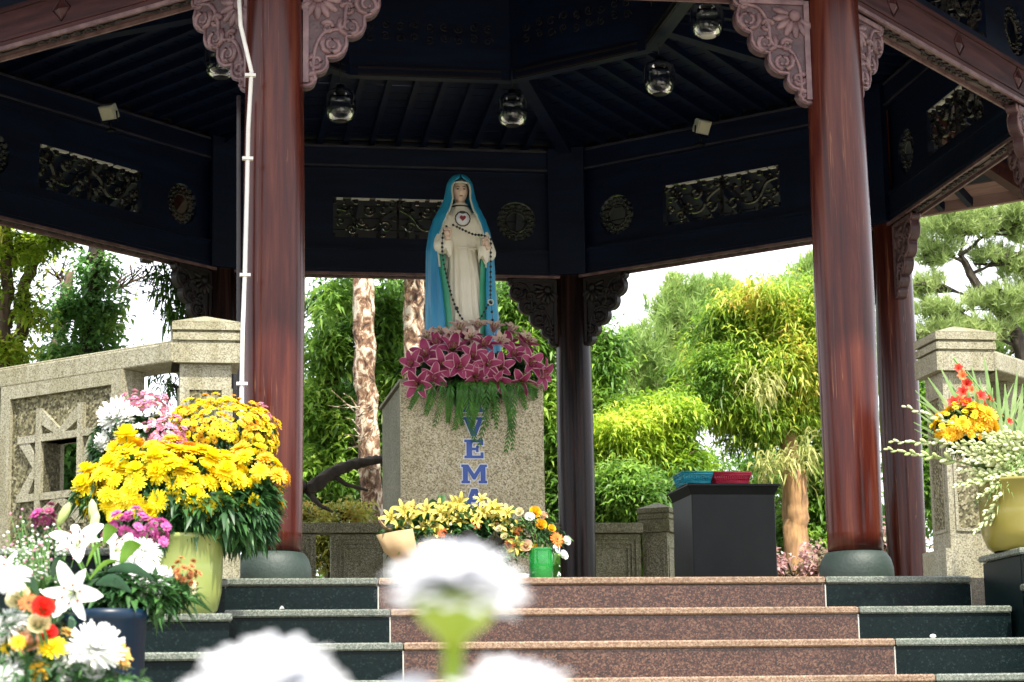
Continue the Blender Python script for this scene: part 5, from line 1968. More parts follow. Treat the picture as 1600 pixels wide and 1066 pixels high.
DEC = lambda name, R_, mp, seed=0: mum(name, R_, [(17, 0.05, 1.0, 0.25), (15, 0.35, 0.88, 0.3), (13, 0.65, 0.72, 0.35), (10, 0.95, 0.52, 0.4), (7, 1.2, 0.34, 0.3)], [mp, M_EYEG, M_STEM], 0.12, seed)
F_YEL = [DEC('yellow_bloom', 0.043, P_YEL, s) for s in (1, 2)] + [mum('yellow_bloom', 0.044, [(22, -0.25, 1.0, 0.2), (20, 0.15, 0.95, -0.3), (18, 0.5, 0.86, -0.5), (15, 0.85, 0.74, -0.6), (11, 1.1, 0.6, -0.6), (7, 1.3, 0.45, -0.4)], [P_YEL, M_EYEG, M_STEM], 0.05, 7, None, 1, 0.003), mum('yellow_bloom', 0.034, [(16, 0.4, 1.0, 0.1), (13, 0.8, 0.8, 0.1), (9, 1.1, 0.6, 0.1)], [P_YEL, M_EYEG, M_STEM], 0.12, 9)]
F_GOLD = [DEC('gold_bloom', 0.040, P_GOLD, s) for s in (1, 2)]
F_ORG = [DEC('orange_bloom', 0.036, P_ORG, 3)]
BTN = lambda name, mp, R_=0.0165, eye=0.33, em=M_EYE: mum(name, R_, [(14, 0.25, 1.0, 0.5), (11, 0.7, 0.72, 0.4)], [mp, em, M_STEM], eye, 2, R_ * 0.42)
B_YEL, B_GOLD, B_PINK, B_WHT, B_CREAM = BTN('yellow_button', P_YEL), BTN('gold_button', P_GOLD), BTN('pink_button', P_PINK, 0.0165, 0.25, M_EYEG), BTN('white_button', P_WHT, 0.0175, 0.34, M_EYEG), BTN('cream_button', P_CREAM)
B_MAG = BTN('magenta_button', P_MAG, 0.019, 0.1, M_EYEG)
B_WINE = BTN('wine_button', P_WINE, 0.017, 0.1, M_EYEG)
B_BRZ = BTN('bronze_button', petalmat('petal_bronze', (0.42, 0.12, 0.03), (0.6, 0.25, 0.08)), 0.011, 0.3)
BIGW = mum('white_pompon', 0.062, [(24, -0.35, 1.0, -0.5), (24, -0.05, 1.0, -0.6), (22, 0.25, 0.98, -0.7), (20, 0.55, 0.92, -0.8), (18, 0.85, 0.82, -0.9), (14, 1.1, 0.70, -0.9), (10, 1.3, 0.58, -0.8), (6, 1.45, 0.45, -0.5)], [P_WHT, M_EYEG, M_STEM], 0.05, 4, 0.013)
SPID = mum('white_spider_bloom', 0.060, [(30, -0.15, 1.0, 0.5), (28, 0.15, 1.0, 0.6), (24, 0.45, 0.92, 0.5), (20, 0.8, 0.75, 0.4), (14, 1.1, 0.55, 0.3)], [P_WHT, M_EYEG, M_STEM], 0.08, 5, 0.008)


def rose(name, R_, mats):
    g = MB()
    rr = random.Random(4)
    for i in range(17):
        t_ = i / 16
        a = i * 2.4
        r_ = R_ * (0.12 + 0.75 * t_)
        h = R_ * (1.0 - 0.55 * t_)
        wd = 1.1 - 0.1 * t_
        rows = []
        for q in range(4):
            u = q / 3
            rows.append([((r_ * (0.45 + 0.6 * u) + R_ * 0.16 * u * u * t_) * math.cos(a + s_ * wd), (r_ * (0.45 + 0.6 * u) + R_ * 0.16 * u * u * t_) * math.sin(a + s_ * wd), h * u - 0.3 * R_ + 0.1 * R_ * (1 - s_ * s_) * u) for s_ in (-1, -.5, 0, .5, 1)])
        g.strip(rows, 0, True)
    g.lathe([(0.2 * R_, -0.6 * R_), (0.45 * R_, -0.3 * R_), (0.5 * R_, -0.1 * R_)], 8, 1)
    return g.mesh(name, mats)


R_PEACH = rose('peach_rose', 0.034, [P_PEACH, M_STEM])
R_CREAM = rose('cream_rose', 0.032, [P_CREAM, M_STEM])
R_GOLD = rose('gold_rose', 0.034, [P_GOLD, M_STEM])
R_WHITE = rose('white_rose', 0.030, [P_WHT, M_STEM])
R_RED = rose('red_rose', 0.024, [P_RED, M_STEM])
GERB = mum('orange_gerbera', 0.048, [(20, 0.15, 1.0, 0.3), (18, 0.35, 0.8, 0.3), (14, 0.6, 0.45, 0.3)], [petalmat('petal_gerbera', (0.85, 0.22, 0.03), (0.9, 0.32, 0.06)), M_EYE, M_STEM], 0.22, 6, 0.011)
GERBR = mum('rust_gerbera', 0.044, [(18, 0.15, 1.0, 0.3), (14, 0.4, 0.7, 0.3)], [petalmat('petal_rust', (0.5, 0.10, 0.02), (0.62, 0.18, 0.04)), M_EYE, M_STEM], 0.22, 6, 0.011)
# one lily petal of each kind, shared by all lilies
def lily_petal(name, L_, W, mp, edge, curl_=1.5, lift=1.15):
    g = MB()
    petal(g, Matrix.Identity(4), L_, W, lift, curl_, 0, 7, 0.22, 0.16, 1 if edge else None, 0.15)
    return g.mesh(name, [mp, edge] if edge else [mp])


def stamens(L_):
    g = MB()
    for i in range(6):
        a = 2 * PI * i / 6 + 0.4
        e = (math.cos(a) * L_ * 0.28, math.sin(a) * L_ * 0.28, L_ * 0.72)
        g.tube([(0, 0, 0), (e[0] * 0.4, e[1] * 0.4, L_ * 0.4), e], L_ * 0.010, 4, 0)
        g.ball(e, (L_ * 0.04, L_ * 0.04, L_ * 0.11), 6, 4, 1)
    g.tube([(0, 0, 0), (L_ * 0.05, 0, L_ * 0.85)], L_ * 0.016, 4, 0)
    g.ball((L_ * 0.05, 0, L_ * 0.86), L_ * 0.035, 6, 4, 0)
    return g.mesh('stamens', [M_CALYX, M_STAM])


LP = {'pink': lily_petal('lily_petal', 0.145, 0.056, P_LILY, P_LILYE), 'white': lily_petal('lily_petal', 0.098, 0.040, P_WHT, None, 1.5, 1.1),
      'yellow': lily_petal('lily_petal', 0.066, 0.022, P_YLILY, None, 1.5, 1.1), 'pale': lily_petal('lily_petal', 0.125, 0.045, petalmat('petal_lily_pale', (0.62, 0.40, 0.36), (0.66, 0.55, 0.36)), P_LILYE, 1.3, 1.2)}
STM = {'pink': stamens(0.10), 'white': stamens(0.075), 'yellow': stamens(0.045), 'pale': stamens(0.09)}


def lily(parent, kind, loc, d, scale=1.0, rr=random):
    f = bpy.data.objects.new('lily_bloom', STM[kind])
    COLL.objects.link(f)
    f.parent = parent
    f.location = loc
    f.rotation_euler = aim(d, rr.uniform(0, 2))
    f.scale = (scale,) * 3
    for i in range(6):
        a = 2 * PI * i / 6 + rr.uniform(-.08, .08)
        k = rr.uniform(0.92, 1.06) * (1.0 if i % 2 else 0.95)
        p = bpy.data.objects.new('petal', LP[kind])
        COLL.objects.link(p)
        p.parent = f
        p.rotation_euler = (rr.uniform(-.1, .1), rr.uniform(-.22, .22), a)
        p.scale = (k, k * (1.0 if i % 2 else 0.8), k)
        p.location = (0, 0, 0.0 if i % 2 else 0.003)
    return f


def bud(name, L_, r_, mats, col=0):
    g = MB()
    g.lathe([(r_ * 0.2, 0), (r_ * 0.7, L_ * 0.18), (r_, L_ * 0.5), (r_ * 0.8, L_ * 0.8), (r_ * 0.15, L_)], 8, col)
    return g.mesh(name, mats)


def dome_pts(c, r, sp, rr, zmin=-0.25, ymax=0.55, n=4000):
    """points on the upper and front skin of an ellipsoid, at least `sp` apart, with their outward normals"""
    out = []
    for _ in range(n):
        u = Vector((rr.gauss(0, 1), rr.gauss(0, 1), rr.gauss(0, 1))).normalized()
        if u.z < zmin or u.y > ymax:
            continue
        k = 1 + rr.uniform(-0.09, 0.09)
        p = Vector((c[0] + u.x * r[0] * k, c[1] + u.y * r[1] * k, c[2] + u.z * r[2] * k))
        if all((p - q).length > sp for q, _ in out):
            nn = Vector((u.x / r[0], u.y / r[1], u.z / r[2])).normalized()
            out.append((p, nn))
    return out


def bunch(name, label, cat, base, domes, leaves, group=None, seed=1, leafmat_=None, leaf=(0.06, 0.02), per=4):
    """domes: (centre, radii, spacing, meshes, zmin, part name); leaves: clumps"""
    rr = random.Random(seed)
    b_ = thing(name, label, cat, base, 0, group)
    base = Vector(base)
    for c, r_, sp, ms, zmin, pn in domes:
        for p, nn in dome_pts(c, r_, sp, rr, zmin):
            if rr.random() < 0.07:
                continue
            p = p + nn * rr.uniform(-0.02, 0.016)
            d = (nn + Vector((0, 0, 0.45)) + Vector((rr.uniform(-.45, .45), rr.uniform(-.4, .3), rr.uniform(-.3, .3)))).normalized()
            inst(pn, rr.choice(ms), b_, p - base, aim(d, rr.uniform(0, 6)), rr.uniform(0.78, 1.16))
    if leaves:
        P, D = scatter(leaves)
        P = np.repeat(P, per, axis=0)
        D = np.repeat(D, per, axis=0)
        d = unit(D * 0.7 + RNG.normal(0, 0.6, P.shape) + np.array([0, 0, -0.25]))
        v, f = leaf_arrays(P, d, leaf[0] * RNG.uniform(.6, 1.2, len(P)), leaf[1], droop=0.35)
        o = bpy.data.objects.new('foliage', fast_mesh('foliage', v - np.array(base), f, leafmat_ or L_FLOR))
        COLL.objects.link(o)
        o.parent = b_
        tag(o, kind='stuff')
    return b_


def V3(px, py, Y):
    p = at(px, py, Y)
    return (p.x, p.y, p.z)


# ------------------------------------------------ left: green pot and its mums
M_GLAZE = plain('yellow_green_glaze', (0.25, 0.29, 0.075), (0.19, 0.235, 0.06), 3, 0.28, 0.08, 10, coat=0.3)
YP = -6.06
pc = at(287, 968, YP)
PZ0 = 0.082 - 0.152 * 2 + 0.0015
s1 = px2m(1, YP)
pot = thing('flower_pot', 'pale yellow-green glazed pot under the yellow mums on the left cheek wall', 'pot', (pc.x, YP, PZ0))
g = MB()
rt = 60 * s1
ht = at(287, 838, YP).z - PZ0
g.lathe([(rt * .70, 0), (rt * .86, ht * .08), (rt * .96, ht * .3), (rt * .99, ht * .6), (rt, ht * .93), (rt * 1.045, ht * .95), (rt * 1.045, ht), (rt * .95, ht), (rt * .93, ht * .8), (0.01, ht * .78)], 40, cap=False)
g.add([(rt * .7 * math.cos(2 * PI * i / 40), rt * .7 * math.sin(2 * PI * i / 40), 0.0005) for i in range(40)], [tuple(range(39, -1, -1))])
g.build('vessel', M_GLAZE, pot)
base = (pc.x, YP, PZ0 + ht * .8)
q = lambda x, y, Y=YP: V3(x, y, Y)
bunch('chrysanthemum_bunch', 'big mass of bright yellow chrysanthemums filling the yellow-green pot', 'flowers', base,
      [(q(265, 768), (130 * s1, 0.16, 66 * s1), 0.042, F_YEL, -0.55, 'bloom'), (q(400, 740, YP + .04), (40 * s1, 0.10, 40 * s1), 0.05, F_YEL + F_GOLD, -0.4, 'bloom'),
       (q(165, 770, YP + .02), (36 * s1, 0.08, 34 * s1), 0.048, F_YEL + F_GOLD[:1], -0.6, 'bloom'), (q(432, 780, YP + .05), (8 * s1, 0.03, 18 * s1), 0.05, F_GOLD, -0.9, 'bloom'),
       (q(210, 705, YP + .0), (30 * s1, 0.04, 18 * s1), 0.06, F_YEL, -0.3, 'bloom')],
      [(q(300, 800), (125 * s1, 0.15, 52 * s1), 900), (q(380, 795, YP + .02), (46 * s1, 0.10, 46 * s1), 480), (q(250, 770), (105 * s1, 0.13, 55 * s1), 500)], None, 2, None, (0.075, 0.024), 4)
bunch('chrysanthemum_bunch', 'small cluster of orange chrysanthemums between the yellow mums and the button mums', 'flowers', q(270, 715, YP + .03),
      [(q(268, 712, YP + .04), (62 * s1, 0.05, 24 * s1), 0.042, F_ORG + F_GOLD, -0.3, 'bloom')], [(q(270, 725, YP + .06), (55 * s1, .04, 20 * s1), 120)], None, 3)
YB = YP + 0.27
s2 = px2m(1, YB)
# tall vase holding the rear bunch, hidden behind the front one
vz = thing('flower_pot', 'second pot hidden behind the yellow-green pot holding the button mums', 'pot', (q(300, 900, YB)[0], YB, 0.082 - 0.152 + 0.0015))
g = MB()
g.lathe([(0.08, 0), (0.10, 0.1), (0.11, 0.3), (0.12, 0.36), (0.11, 0.36), (0.10, 0.3), (0.01, 0.28)], 24, cap=False)
g.build('vessel', M_GLAZE, vz)
q2 = lambda x, y, Y=YB: V3(x, y, Y)
bunch('button_mum_bunch', 'rounded mass of golden yellow button mums behind the big yellow ones', 'flowers', q2(340, 680),
      [(q2(345, 672), (82 * s2, 0.13, 48 * s2), 0.021, [B_YEL, B_YEL, B_GOLD], -0.5, 'bloom'), (q2(400, 690), (30 * s2, 0.08, 34 * s2), 0.024, [B_GOLD, B_YEL], -0.5, 'bloom')],
      [(q2(345, 700), (85 * s2, .11, 45 * s2), 500)], None, 4, None, (0.04, 0.014), 4)
bunch('button_mum_bunch', 'pink button mums spilling between the white and the golden ones', 'flowers', q2(262, 680),
      [(q2(262, 682, YB - .08), (34 * s2, 0.06, 30 * s2), 0.021, [B_PINK], -0.6, 'bloom'), (q2(225, 635), (36 * s2, 0.06, 20 * s2), 0.022, [B_PINK], -0.4, 'bloom'), (q2(405, 652, YB + .06), (18 * s2, 0.05, 16 * s2), 0.030, [B_PINK], -0.3, 'bloom')],
      [(q2(262, 690), (32 * s2, .05, 28 * s2), 160)], None, 5, None, (0.035, 0.012), 4)
bunch('button_mum_bunch', 'white button mums with green eyes over dark leaves at the left of the bunch', 'flowers', q2(205, 680),
      [(q2(215, 675), (52 * s2, 0.10, 42 * s2), 0.027, [B_WHT, B_WHT, B_CREAM], -0.6, 'bloom')],
      [(q2(205, 690), (55 * s2, .09, 50 * s2), 500), (q2(190, 720), (40 * s2, .09, 40 * s2), 250)], None, 6, None, (0.045, 0.016), 4)
bunch('pompon_bunch', 'two big creamy white pompon chrysanthemums at the left of the button mums', 'flowers', q2(180, 690), [], [(q2(178, 690, YB + .05), (22 * s2, .05, 40 * s2), 120)], None, 7)
pb = bpy.context.scene.objects[-1] if False else [o for o in SC.objects if o.name.startswith('pompon_bunch')][0]
for x, y, sc in ((182, 650, 1.25), (165, 690, 0.8)):
    p = at(x, y, YB - .05)
    inst('bloom', BIGW, pb, p - pb.location, aim((-0.35, -0.8, 0.5)), sc)

# ------------------------------------------------ front left: blue bucket with lilies and white mums
YQ = -8.25
s3 = px2m(1, YQ)
bx_ = at(166, 955, YQ)
M_BLUEP = plain('dark_blue_glaze', (0.002, 0.014, 0.034), (0.001, 0.008, 0.020), 4, 0.35, spec=0.25)
bk = thing('bucket', 'dark blue bucket holding the white lilies at the lower left', 'bucket', (bx_.x, YQ, GZ + 0.001))
hb = bx_.z - GZ
g = MB()
g.lathe([(0.075, 0), (0.08, 0.02), (0.088, hb * .5), (61 * s3, hb * .97), (65 * s3, hb * .975), (65 * s3, hb), (59 * s3, hb), (57 * s3, hb * .9), (0.01, hb * .88)], 32, cap=False)
g.build('vessel', M_BLUEP, bk)
q3 = lambda x, y, Y=YQ: V3(x, y, Y)
wl = thing('lily_bunch', 'white lilies with rust anthers, pale buds and long green leaves in the blue bucket', 'flowers', (bx_.x, YQ, bx_.z))
wb = Vector((bx_.x, YQ, bx_.z))
rr = random.Random(12)
heads = [(118, 925, -.12, (-0.15, -0.85, -0.15), 1.12), (122, 862, -.05, (-0.1, -0.7, 0.55), 1.0), (175, 868, .02, (0.5, -0.6, 0.5), 0.9), (20, 905, 0.0, (-0.5, -0.7, 0.4), 0.85)]
for x, y, dy, d, sc in heads:
    p = at(x, y, YQ + dy)
    lily(wl, 'white', p - wb, d, sc, rr)
g = MB()
for x, y, dy, d, sc in heads:
    p = at(x, y, YQ + dy) - wb
    e = p - Vector(d).normalized() * 0.03
    g.tube([e, e.lerp(Vector((0, 0, 0)), .5) + Vector((0, 0.02, 0)), (0, 0, -.1)], 0.004, 5)
bd = bud('bud', 0.075, 0.0145, [P_BUD])
gb = bud('bud', 0.062, 0.012, [M_STEM])
for x, y, dy, d, me in ((142, 838, 0, (0.25, -0.1, 1), bd), (90, 822, .02, (0.45, -0.1, 0.9), bd), (147, 820, .03, (-.1, 0, 1), bd)):
    p = at(x, y, YQ + dy) - wb
    o = inst('bud', me, wl, p, aim(d), 0.9)
    g.tube([p, p * 0.45 + Vector((0, .02, 0)), (0, 0, -.1)], 0.0035, 5)
g.build('stem', M_STEM, wl)


def blade(parent, a, b_, w_, mat, sag=0.02, name='leaf', fold=0.2):
    a, b_ = Vector(a), Vector(b_)
    d = b_ - a
    sd_ = d.cross(Vector((0, 1, 0.3))).normalized()
    rows = []
    for i in range(7):
        t_ = i / 6
        ww = w_ / 2 * math.sin(PI * (0.06 + 0.90 * t_)) ** 0.8
        c = a + d * t_ + Vector((0, 0, sag * math.sin(PI * t_)))
        n_ = Vector((0, -1, 0.2)) * ww * fold
        rows.append([c + sd_ * ww - n_, c, c - sd_ * ww - n_])
    g = MB()
    g.strip(rows)
    return g.build(name, mat, parent)


M_LEAFB = plain('lily_leaf_bright', (0.16, 0.32, 0.03), (0.10, 0.24, 0.02), 20, 0.4)
M_LEAFD = plain('lily_leaf_dark', (0.02, 0.08, 0.03), (0.012, 0.05, 0.02), 20, 0.35)
for a, b_, w_, mt in (((188, 880), (220, 850), 22, M_LEAFB), ((162, 848), (183, 826), 20, M_LEAFB), ((168, 892), (240, 906), 16, M_LEAFD), ((150, 912), (205, 925), 20, M_LEAFD), ((120, 965), (108, 995), 14, M_LEAFD), ((140, 905), (188, 878), 7, M_LEAFB), ((135, 885), (162, 850), 6, M_LEAFB), ((80, 900), (106, 880), 20, M_LEAFD), ((60, 930), (30, 900), 14, M_LEAFD)):
    blade(wl, at(a[0], a[1], YQ - .06) - wb, at(b_[0], b_[1], YQ - .1) - wb, px2m(w_, YQ), mt)
wm = thing('chrysanthemum_bunch', 'shaggy white chrysanthemums beside the lilies at the right of the blue bucket', 'flowers', wb + Vector((0.02, 0.02, 0)))
wmb = Vector(wm.location)
for x, y, dy, d, sc in ((232, 905, .0, (0.35, -0.8, 0.35), 1.0), (258, 912, .05, (0.6, -0.6, 0.2), .85), (225, 862, .05, (0.2, -0.6, 0.7), .85), (195, 900, .05, (0, -0.8, 0.5), .9), (205, 872, .1, (0, -0.7, 0.6), .8), (175, 915, .05, (-.1, -0.8, 0.4), .8)):
    p = at(x, y, YQ + dy)
    inst('bloom', SPID, wm, p - wmb, aim(d, rr.uniform(0, 6)), sc)
o = leafy('foliage', [(q3(195, 930, YQ + .02), (85 * s3, .07, 28 * s3), 300), (q3(120, 945, YQ + .05), (70 * s3, .07, 30 * s3), 200)], L_FLOR, wm, 0.06, 0.02, 4, 0.3, 1, 0.8, .5, 0.01, tuple(wmb))
tag(o, kind='stuff')
bunch('chrysanthemum_bunch', 'magenta chrysanthemums just below the yellow ones', 'flowers', q3(215, 830, YQ + .12),
      [(q3(215, 826, YQ + .14), (44 * s3, .05, 24 * s3), 0.024, [B_MAG], -0.6, 'bloom'), (q3(245, 845, YQ + .14), (14 * s3, .03, 14 * s3), 0.024, [B_MAG], -0.6, 'bloom')], [(q3(215, 840, YQ + .15), (40 * s3, .04, 22 * s3), 90)], None, 14, None, (0.04, 0.012))
bunch('chrysanthemum_bunch', 'dark wine-coloured chrysanthemum cluster against the left stone wall', 'flowers', q3(68, 815, YQ + .2),
      [(q3(68, 812, YQ + .2), (20 * s3, .03, 15 * s3), 0.022, [B_WINE, B_MAG], -0.6, 'bloom')], [(q3(60, 835, YQ + .2), (30 * s3, .03, 20 * s3), 60)], None, 15, None, (0.03, 0.010))
bunch('bronze_spray', 'spray of small bronze-red flowers sticking out over the green pot', 'flowers', q3(270, 915, YQ + .05),
      [(q3(290, 897, YQ + .05), (24 * s3, .03, 18 * s3), 0.018, [B_BRZ], -0.8, 'bloom'), (q3(300, 915, YQ + .05), (10 * s3, .02, 14 * s3), 0.02, [B_CREAM], -0.8, 'bloom')], [(q3(265, 925, YQ + .05), (36 * s3, .03, 16 * s3), 130)], None, 16, None, (0.04, 0.010))
# filler sprays of tiny white flowers
fl = thing('filler_spray', 'airy sprays of tiny white and mauve filler flowers above the lilies at the left', 'flowers', q3(60, 900))
fb = Vector(fl.location)
g, gs = MB(), MB()
for i in range(190):
    x, y = rr.gauss(50, 26), rr.gauss(870, 26)
    p = at(x, y, YQ + rr.uniform(-.03, .12)) - fb
    g.ball(p, (0.0042, 0.0036, 0.003), 5, 3, rr.choice((0, 0, 0, 1)))
    st0 = at(60 + (x - 60) * .4, 960, YQ + .03) - fb
    gs.tube([p, p.lerp(st0, .5) + Vector((rr.uniform(-.02, .02), 0, 0)), st0], 0.0007, 3)
tag(g.build('bloom', [P_WHT, P_PINK], fl), kind='stuff')
tag(gs.build('stem', M_STEM, fl), kind='stuff')

# ------------------------------------------------ nearest left group
YN = -9.9
s4 = px2m(1, YN)
q4 = lambda x, y, Y=YN: V3(x, y, Y)
nb_ = at(90, 1120, YN)
bk2 = thing('bucket', 'dark bucket under the nearest mixed flowers at the lower left corner', 'bucket', (nb_.x, YN, GZ + 0.001))
g = MB()
hb2 = nb_.z - GZ
g.lathe([(0.07, 0), (0.09, hb2 * .6), (0.11, hb2), (0.10, hb2), (0.08, hb2 * .6), (0.01, hb2 * .5)], 24, cap=False)
g.build('vessel', M_BLUEP, bk2)
mx_ = thing('mixed_bunch', 'mixed white, cream, orange and yellow flowers at the lower left corner', 'flowers', nb_)
FSET = [(14, 978, SPID, 0.95, (-.2, -.5, .8)), (150, 1012, BIGW, 1.05, (0.2, -0.55, 0.75)), (128, 1032, SPID, .8, (0, -.6, .7)), (185, 1022, DEC('amber_bloom', 0.04, P_AMBER), 1.0, (0.6, -0.4, 0.4)),
        (108, 990, DEC('amber_bloom', 0.03, P_AMBER), .8, (0.3, -.2, .8)), (45, 1000, R_PEACH, 1.15, (-.1, -.8, .5)), (45, 942, GERBR, .55, (0, -.8, .4)), (68, 950, R_RED, 1.1, (0.2, -.8, .3)), (74, 990, R_RED, .9, (.2, -.8, .3)), (30, 935, R_CREAM, .9, (-.3, -.7, .5)),
        (82, 1012, F_YEL[0], .85, (0, -.6, .7)), (40, 1030, SPID, .75, (-.1, -.4, .8)), (60, 1048, F_GOLD[0], .7, (0, -.8, .4)), (16, 1010, F_YEL[1], .55, (-.3, -.8, .4)), (8, 1060, SPID, .7, (-.3, -.6, .6)), (95, 1055, SPID, .7, (.2, -.6, .6)), (20, 905, SPID, .7, (-.4, -.6, .6)), (28, 1004, F_GOLD[1], .5, (0, -.8, .4)), (145, 1048, R_WHITE, .9, (0, -.8, .4)), (60, 975, R_CREAM, .8, (0, -.8, .4))]
g = MB()
for x, y, me, sc, d in FSET:
    p = at(x, y, YN + rr.uniform(-.06, .08)) - nb_
    inst('bloom', me, mx_, p, aim(d, rr.uniform(0, 6)), sc * 0.85)
    e = p - Vector(d).normalized() * 0.03
    g.tube([e, e.lerp(Vector((0, 0, 0)), .5) + Vector((0.01, 0.02, -0.01)), (rr.uniform(-.03, .03), 0, -.12)], 0.0032, 6)
tag(g.build('stem', M_STEM, mx_), kind='stuff')
o = leafy('foliage', [(q4(70, 1060), (90 * s4, .08, 36 * s4), 100), (q4(160, 1070), (50 * s4, .06, 26 * s4), 60), (q4(30, 990, YN + .05), (50 * s4, .05, 40 * s4), 40)], L_FLOR, mx_, 0.05, 0.010, 4, 0.3, 1, 0.8, .3, 0.01, tuple(nb_))
tag(o, kind='stuff')

# ------------------------------------------------ pink lilies on the pedestal
YL = -0.40
gar = thing('lily_garland', 'dense band of dark pink lilies along the pedestal top at the statue foot', 'flowers', (PCX, YL, PZ + 0.022))
gb_ = Vector(gar.location)
rr = random.Random(21)
# bed that carries them
tag(leafy('foliage', [(V3(745, 580, YL + .05), (px2m(95, YL), .20, px2m(26, YL)), 520), (V3(745, 600, YL - .1), (px2m(90, YL), .10, px2m(22, YL)), 420)], L_FLOR, gar, 0.10, 0.03, 4, 0.4, 1, .7, .5, .01, tuple(gb_)), kind='stuff')
PL = [(655, 600, -.30, (-.25, -.9, -.25)), (648, 572, -.2, (-.5, -.8, .1)), (668, 560, -.1, (-.3, -.8, .4)), (690, 575, -.22, (-.1, -.9, .1)), (715, 575, -.28, (.0, -1, .0)), (705, 552, -.1, (.1, -.8, .5)), (738, 562, -.24, (.05, -.9, .2)),
      (760, 572, -.28, (.1, -.9, 0)), (782, 578, -.26, (-.1, -.9, .1)), (755, 546, -.1, (0, -.7, .7)), (800, 560, -.16, (.3, -.8, .3)), (822, 572, -.24, (.4, -.85, .1)), (812, 596, -.28, (.2, -.9, -.2)), (838, 585, -.2, (.7, -.6, .0)),
      (776, 594, -.28, (0, -.9, -.3)), (685, 545, 0, (-.3, -.6, .7)), (730, 540, 0, (0, -.6, .8)), (790, 545, .0, (.3, -.6, .7)), (815, 548, .02, (.5, -.5, .7)), (676, 590, -.26, (.1, -.9, -.2)), (740, 590, -.26, (.05, -.95, -.2))]
for x, y, dy, d in PL:
    p = at(x, y, YL + dy * .8)
    lily(gar, 'pink', p - gb_, (d[0] + rr.uniform(-.15, .15), d[1], d[2] + rr.uniform(-.15, .15)), rr.uniform(0.85, 1.02), rr)
pl = thing('lily_garland', 'faded pale pink and cream lilies crowding behind the dark pink ones against the robe hem', 'flowers', (PCX, YL + .05, PZ + 0.05))
pb_ = Vector(pl.location)
for x, y, dy, d in ((690, 535, .12, (-.3, -.6, .8)), (718, 528, .1, (0, -.6, .8)), (745, 525, .12, (.1, -.6, .8)), (770, 528, .12, (.2, -.6, .8)), (795, 532, .14, (.4, -.6, .7)), (818, 545, .1, (.6, -.6, .5)), (735, 540, .02, (0, -.9, .4)), (705, 540, .05, (-.1, -.8, .5)), (672, 540, .1, (-.5, -.6, .6)), (780, 545, .0, (.1, -.9, .3))):
    lily(pl, 'pale', at(x, y - 9, YL + dy - .04) - pb_, d, rr.uniform(.7, .88), rr)
# fern fronds hanging below
fn_ = thing('hanging_fronds', 'long green fern fronds hanging from the lilies over the pedestal face', 'foliage', (PCX, PY0 - .12, PZ))
fb_ = Vector(fn_.location)


def frond(parent, pts, L_, W, mat, n=22):
    P = bezier(pts, 6)
    m_ = len(P)
    v_, f_ = [], []
    g = MB()
    g.tube(P, [0.0035 * (1 - .6 * i / m_) for i in range(m_)], 4, 0)
    for i in range(2, n):
        t_ = i / n
        k = min(m_ - 2, int(t_ * (m_ - 1)))
        c = P[k].lerp(P[k + 1], t_ * (m_ - 1) - k)
        tg = (P[k + 1] - P[k]).normalized()
        sd_ = tg.cross(Vector((0, 1, 0))).normalized()
        for s_ in (-1, 1):
            ln = L_ * (0.35 + math.sin(PI * (0.15 + .8 * t_)) * .65)
            e = c + (tg * 0.9 + sd_ * s_ * 0.45 + Vector((0, rr.uniform(-.25, .1), 0))).normalized() * ln
            w2 = sd_.cross(Vector((0, 1, 0))).normalized() * W / 2
            mid = c.lerp(e, .45)
            g.add([c, mid + tg.cross(e - c).normalized().cross(e - c).normalized() * W / 2, e, mid - tg.cross(e - c).normalized().cross(e - c).normalized() * W / 2], [(0, 1, 2, 3)], 0, False)
    return g.build('frond', mat, parent)


for x0, y0, x1, y1 in ((690, 600, 678, 668), (702, 602, 700, 660), (715, 600, 722, 665), (730, 600, 742, 690), (745, 600, 762, 668), (757, 602, 748, 700), (768, 600, 775, 672), (780, 600, 798, 672), (792, 602, 800, 705), (801, 602, 790, 708), (808, 600, 822, 640), (672, 600, 665, 648), (738, 600, 730, 655), (722, 600, 710, 672), (660, 602, 640, 640), (822, 600, 836, 622), (750, 598, 735, 670), (764, 598, 770, 655)):
    a, b_ = at(x0, y0, PY0 - .10), at(x1, y1, PY0 - .05)
    frond(fn_, [a + Vector((0, .12, .02)) - fb_, a + Vector((0, -.05, 0)) - fb_, a.lerp(b_, .5) + Vector((rr.uniform(-.02, .02), -.05, 0)) - fb_, b_ - fb_], rr.uniform(0.045, 0.08), rr.uniform(0.008, 0.013), L_FERN, rr.choice((18, 24, 30)))

# ------------------------------------------------ bouquets near the floor edge
YF = -4.42
s5 = px2m(1, YF)
M_KRAFT = plain('kraft_paper', (0.36, 0.25, 0.13), (0.28, 0.19, 0.09), 6, 0.8, 0.2, 20)
M_WRAP = plain('rose_wrapping', (0.30, 0.10, 0.12), (0.22, 0.07, 0.09), 6, 0.7)
q5 = lambda x, y, Y=YF: V3(x, y, Y)
kb0 = at(650, 900, YF)
kb0.z = 0.005
kb = thing('wrapped_bouquet', 'kraft-paper wrapped bouquet of yellow lilies leaning at the left of the pedestal foot', 'bouquet', kb0)
rr = random.Random(31)


def sheet(pxs, mat, name='wrapping', d=0.0):
    g = MB()
    rows = []
    for (xa, ya, da), (xb, yb, db) in pxs:
        a, b_ = at(xa, ya, YF + da) - kb0, at(xb, yb, YF + db) - kb0
        rows.append([a.lerp(b_, t_) + Vector((0, -0.02 * math.sin(PI * t_) + .004 * math.sin(9 * t_), 0)) for t_ in [i / 6 for i in range(7)]])
    g.strip(rows)
    o = g.build(name, mat, kb)
    m2 = o.modifiers.new('thick', 'SOLIDIFY')
    m2.thickness = 0.0015
    return o


